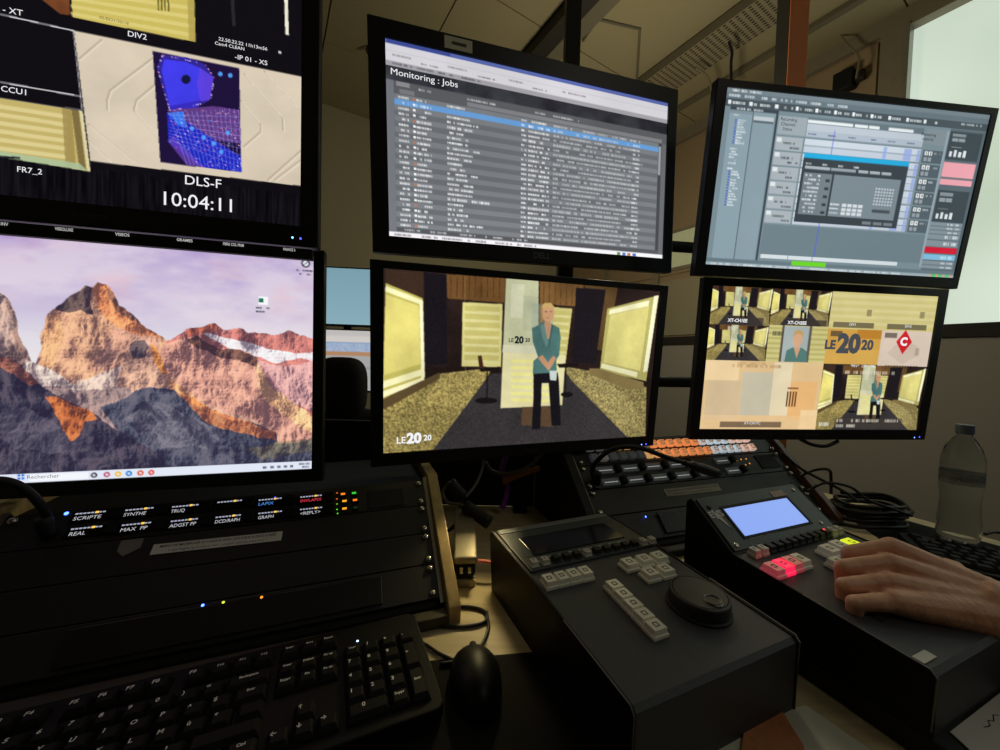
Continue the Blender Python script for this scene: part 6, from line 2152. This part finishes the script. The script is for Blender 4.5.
# ================================================================== PAPER, PATCH
pp = onz(990, 730, RIS)
pq = [onz(u, v, RIS) - pp for u, v in ((950, 733), (1004, 691), (1090, 740), (1040, 815))]
ppo = link('paper_sheet', prism_mesh([(q_[0], q_[1]) for q_ in pq], 0.0004, 0.0012, 'XY'), M_WHITEP, None, W(pp))
tag(ppo, 'white sheet with handwriting lying in front of the far controller', 'paper')
for i in range(3):
    pts = [(-0.004 + 0.004 * k, 0.012 - i * 0.012 + 0.002 * k + 0.0014 * math.sin(k * 2.3 + i), 0.0013) for k in range(8)]
    link('handwriting', tube_mesh(pts, 0.0004, 4, 4), M_INK, ppo, T(0, 0, 0))
# added pale pad brightens the desk; added black mats stand in for dark parts
pdq = [onz(u, v, DESK) for u, v in ((690, 756), (786, 711), (806, 706.5), (886, 762), (800, 800))]
pdo = link('desk_light_pad', prism_mesh([(q_[0] - pdq[0][0], q_[1] - pdq[0][1]) for q_ in pdq], 0.0002, 0.0012, 'XY'), mat('brightening_grey_pad', (206, 206, 190), 0.7), None, W(pdq[0]))
tag(pdo, 'pale grey pad added to brighten the desk in front of the near controller', 'pad')
M_MAT = mat('added_black_mat', (9, 9, 9), 0.8, spec=0.2)
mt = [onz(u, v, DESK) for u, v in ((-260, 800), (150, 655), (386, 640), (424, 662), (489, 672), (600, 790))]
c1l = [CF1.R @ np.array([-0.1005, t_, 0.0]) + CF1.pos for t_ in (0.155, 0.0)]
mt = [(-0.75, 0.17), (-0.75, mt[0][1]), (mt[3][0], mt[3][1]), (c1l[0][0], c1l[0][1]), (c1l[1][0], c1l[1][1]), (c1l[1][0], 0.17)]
mto = link('added_desk_mat', prism_mesh([(x_ + 0.2, y_ - 0.3) for x_, y_ in mt], 0.0002, 0.0011, 'XY'), M_MAT, None, W((-0.2, 0.3, DESK)))
tag(mto, 'added black mat darkening the desk under the left keyboard and mouse', 'mat')
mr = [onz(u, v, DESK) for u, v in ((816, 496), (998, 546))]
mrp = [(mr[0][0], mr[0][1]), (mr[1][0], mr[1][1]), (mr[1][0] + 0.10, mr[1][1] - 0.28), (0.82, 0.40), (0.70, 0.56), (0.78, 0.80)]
mro = link('added_desk_mat', prism_mesh([(x_ - 0.85, y_ - 0.7) for x_, y_ in mrp], 0.0002, 0.0011, 'XY'), M_MAT, None, W((0.85, 0.7, DESK)))
tag(mro, 'added black mat darkening the desk under the right keyboard and water bottle', 'mat')
br = onz(762, 735, DESK)
br[2] += 0.0014
lp = [(-0.040, -0.030), (0.005, -0.040), (0.028, -0.012), (0.034, 0.022), (0.014, 0.026), (-0.012, 0.006)]
lpo = link('leather_patch', prism_mesh(lp, 0.0004, 0.0024, 'XY', 0.0005), mat('tan_leather', (196, 128, 84), 0.6, noise=0.2, bump=0.3, scale=200), None, T(br[0], br[1], br[2] + Z0))
tag(lpo, 'tan leather patch on the desk before the near controller', 'leather')

# ================================================================== HAND OF THE OPERATOR
def capsule_chain(bm, pts, rad, n=12):
    for (a, ra), (b, rb) in zip(zip(pts, rad), zip(pts[1:], rad[1:])):
        a, b = np.array(a), np.array(b)
        L_ = np.linalg.norm(b - a)
        steps = max(2, int(L_ / (min(ra, rb) * 0.45)))
        for k in range(steps + 1):
            t = k / steps
            c = a + (b - a) * t
            r = ra + (rb - ra) * t
            ret = bmesh.ops.create_icosphere(bm, subdivisions=2, radius=r)['verts']
            bmesh.ops.translate(bm, vec=Vector(c), verts=ret)


H = lambda u, v, y: ony(u, v, y)
dn = lambda p, x, y, z: p + np.array([x, y, z])
wristU, wristL = H(992, 598, 0.385), H(990, 619, 0.368)
fore1 = H(1075, 626, 0.365)
fore2 = H(1200, 655, 0.345)
elbow = np.array([0.83, 0.20, -0.265])
shoulder = np.array([1.02, -0.12, -0.06])
knuck = {'index': H(892, 548, 0.430), 'middle': H(890, 564, 0.412), 'ring': H(889, 583, 0.393), 'little': H(895, 602, 0.374)}
pips = {'index': H(850, 553, 0.438), 'middle': H(844, 568, 0.415), 'ring': H(845, 586, 0.394), 'little': H(855, 603, 0.374)}
fing = {}
for k in knuck:
    p = pips[k]
    fing[k] = [knuck[k], p, dn(p, 0.003, 0.003, -0.015), dn(p, 0.014, 0.004, -0.022)]
rads = {'index': (0.0115, 0.0092, 0.0082, 0.0068), 'middle': (0.0118, 0.0096, 0.0084, 0.0070), 'ring': (0.0112, 0.0090, 0.0080, 0.0066), 'little': (0.0100, 0.0080, 0.0072, 0.0058)}
org = (wristU + wristL) / 2
wrist = org.copy()
bm = bmesh.new()
for k, t_, r0 in (('index', 0.05, 0.0125), ('middle', 0.3, 0.0125), ('ring', 0.65, 0.0122), ('little', 0.95, 0.0125)):
    capsule_chain(bm, [p - org for p in fing[k]], rads[k])
    we = wristU + (wristL - wristU) * t_
    mid = (knuck[k] + we) / 2
    capsule_chain(bm, [knuck[k] - org, mid - org, we - org], (r0, 0.0165, 0.021))
capsule_chain(bm, [np.zeros(3), fore1 - org, fore2 - org, elbow - org, shoulder - org], (0.027, 0.031, 0.037, 0.042, 0.050))
thumb = [H(950, 575, 0.42), H(915, 570, 0.455), H(890, 578, 0.462), H(868, 586, 0.452)]
capsule_chain(bm, [p - org for p in thumb], (0.018, 0.013, 0.0105, 0.0085))
me = me_from(bm)
tmp = bpy.data.objects.new('hand_source', me)
COL.objects.link(tmp)
rmod = tmp.modifiers.new('remesh', 'REMESH')
rmod.mode = 'VOXEL'
rmod.voxel_size = 0.0014
smod = tmp.modifiers.new('smooth', 'SMOOTH')
smod.factor = 0.5
smod.iterations = 4
bpy.context.view_layer.update()
hm = bpy.data.meshes.new_from_object(tmp.evaluated_get(bpy.context.evaluated_depsgraph_get()))
bpy.data.objects.remove(tmp)


def skin_mat():
    m = bpy.data.materials.new('skin')
    m.use_nodes = True
    nt = m.node_tree
    b = nt.nodes['Principled BSDF']
    tc = nt.nodes.new('ShaderNodeTexCoord')
    n = nt.nodes.new('ShaderNodeTexNoise')
    n.inputs['Scale'].default_value = 60
    n.inputs['Detail'].default_value = 5
    r = nt.nodes.new('ShaderNodeValToRGB')
    r.color_ramp.elements[0].color = (*lin((206, 146, 114)), 1)
    r.color_ramp.elements[1].color = (*lin((240, 186, 152)), 1)
    r.color_ramp.elements[0].position = 0.3
    r.color_ramp.elements[1].position = 0.7
    n2 = nt.nodes.new('ShaderNodeTexVoronoi')
    n2.inputs['Scale'].default_value = 420
    bp = nt.nodes.new('ShaderNodeBump')
    bp.inputs['Strength'].default_value = 0.14
    bp.inputs['Distance'].default_value = 0.0012
    nt.links.new(tc.outputs['Object'], n.inputs[0])
    nt.links.new(tc.outputs['Object'], n2.inputs[0])
    nt.links.new(n.outputs['Fac'], r.inputs[0])
    nt.links.new(r.outputs[0], b.inputs['Base Color'])
    nt.links.new(n2.outputs['Distance'], bp.inputs['Height'])
    nt.links.new(bp.outputs[0], b.inputs['Normal'])
    b.inputs['Roughness'].default_value = 0.5
    b.inputs['Subsurface Weight'].default_value = 0.15
    b.inputs['Subsurface Radius'].default_value = (0.008, 0.003, 0.0015)
    return m


hand = link('person', hm, skin_mat(), None, W(org), smooth=True)
tag(hand, 'bare hand and forearm with bent fingers pressing keys of the far controller', 'person')

# ================================================================== BACKGROUND: SECOND DESK ROW
def back_monitor(u0, v0, v1, y, label, kind):
    a, b = ony(u0, v0, y), ony(u0, v1, y)
    h = a[2] - b[2]
    w = h * 16 / 9
    cx, cz = a[0] - w / 2 + 0.09, (a[2] + b[2]) / 2
    fr = Frame((cx, y, cz), 0.1)
    root = empty('monitor', fr.mat(), label, 'monitor', 'monitors on the row behind')
    link('bezel', ring_mesh(w, h, 0.010, 0.010, 0.006, 0.010, -0.003, 0.02), M_BEZEL, root)
    c = Canvas(160, 90, None, bg=(128, 164, 178))
    if kind == 0:
        c.a[:] = (122, 158, 172)
        c.a += (np.mgrid[0:90, 0:160][0][..., None] / 90.0) * np.array((14, 14, 14))
    else:
        c.a[:] = (164, 164, 164)
        c.rect(0, 0, 1, 0.10, (190, 186, 184)); c.rect(0, 0.1, 1, 0.2, (206, 200, 196)); c.rect(0, 0.20, 1, 0.36, (140, 160, 190))
        c.rect(0, 0.36, 1, 0.42, (176, 132, 96)); c.rect(0, 0.60, 1, 0.64, (150, 150, 150))
        for i in range(6):
            c.words(0.02, 0.22 + i * 0.023, 0.97, 0.012, (206, 214, 226), i)
    link('screen', display_mesh(c.down(), w, h), SCREEN, root, T(0, 0, 0))
    box('housing', (w + 0.014, 0.03, h + 0.006), (0, 0.036, 0), M_HOUSE, root, 0.006)
    return root, cx, cz, h


yb = 1.84
m1_, cx1, cz1, h1 = back_monitor(371, 269, 325, yb, 'distant monitor with plain pale blue picture', 0)
m2_, cx2, cz2, h2 = back_monitor(371, 331, 391, yb, 'distant monitor with grey window and blue rows', 1)
bd = empty('side_desk', W((cx1, yb + 0.1, FLOOR)) @ Matrix.Rotation(0.25, 4, 'Z'), 'plain dark desk carrying the two distant monitors', 'desk')
box('desk_top', (0.8, 0.42, 0.03), (0, 0, DESK - FLOOR - 0.015), M_DESK, bd, 0.003)
for x in (-0.37, 0.37):
    box('leg', (0.04, 0.38, DESK - FLOOR - 0.03), (x, 0, (DESK - FLOOR - 0.03) / 2), M_DARKB, bd, 0.002)
zt = cz1 + 0.12 - DESK
pb = empty('monitor_post', W((cx1, yb + 0.10, DESK)), 'black pole holding the two distant monitors', 'post')
box('upright', (0.03, 0.03, zt), (0, 0, zt / 2), M_BLACK, pb, 0.002)
box('base_plate', (0.16, 0.16, 0.01), (0, 0, 0.005), M_BLACK, pb, 0.002)
for z in (cz1, cz2):
    box('arm', (0.05, 0.045, 0.05), (0, -0.030, z - DESK), M_BLACK, pb, 0.002)

# office chair with headrest in front of that desk
cpos = ony(341, 420, 1.22)
ch = empty('office_chair', W((cpos[0], cpos[1], FLOOR)) @ Matrix.Rotation(0.15, 4, 'Z'), 'black high backed office chair with rounded headrest behind the screens', 'chair')
M_CH = mat('black_chair_fabric', (14, 14, 15), 0.8, bump=0.2, scale=500)


def pad(w, d, h):
    bm = bmesh.new()
    bmesh.ops.create_uvsphere(bm, u_segments=32, v_segments=18, radius=1.0)
    for v in bm.verts:
        p = np.array(v.co)
        q_ = np.sign(p) * np.abs(p) ** 0.62
        v.co = Vector((q_[0] * w / 2, q_[1] * d / 2, q_[2] * h / 2))
    return me_from(bm)


topz = ony(345, 357, 1.22)[2] - FLOOR
shz = ony(345, 408, 1.22)[2] - FLOOR
link('headrest', pad(0.16, 0.09, 0.20), M_CH, ch, T(0.0, 0.0, topz - 0.10), smooth=True)
link('headrest_post', box_mesh(0.05, 0.025, 0.2, 0.004), M_BLACK, ch, T(0, 0.02, shz - 0.02))
link('backrest', pad(0.46, 0.10, 0.58), M_CH, ch, T(0, 0.01, shz - 0.29), smooth=True)
link('seat', pad(0.48, 0.46, 0.10), M_CH, ch, T(0, 0.20, 0.46), smooth=True)
link('back_bracket', box_mesh(0.07, 0.02, 0.34, 0.004), M_BLACK, ch, T(0, -0.035, 0.58))
link('gas_column', lathe_mesh([(0, 0.08), (0.03, 0.08), (0.03, 0.25), (0.02, 0.25), (0.02, 0.42), (0, 0.42)], 20), M_BLACK, ch, T(0, 0.18, 0))
for k in range(5):
    a_ = 2 * math.pi * k / 5 + 0.3
    lg = link('leg', tube_mesh([(0, 0, 0.09), (0.15 * math.cos(a_), 0.15 * math.sin(a_), 0.08), (0.28 * math.cos(a_), 0.28 * math.sin(a_), 0.06)], 0.018, 8, 2), M_BLACK, ch, T(0, 0.18, 0))
    link('castor', lathe_mesh([(0, -0.02), (0.026, -0.02), (0.028, 0), (0.026, 0.02), (0, 0.02)], 16), M_BLACK, lg, T(0.28 * math.cos(a_), 0.28 * math.sin(a_), 0.028) @ Matrix.Rotation(math.pi / 2, 4, 'X'))

# added black panel, filling the dark gap behind the centre screens
bkp = empty('added_back_panel', W((-0.248, 0.845, DESK)), 'added black panel filling the dark gap behind the hanging cables', 'panel')
box('board', (0.66, 0.016, 0.185), (0, 0, 0.0975), M_BLACK, bkp, 0.002)
for x in (-0.3, 0.3):
    box('foot', (0.03, 0.07, 0.005), (x, 0, 0.0025), M_BLACK, bkp, 0.001)
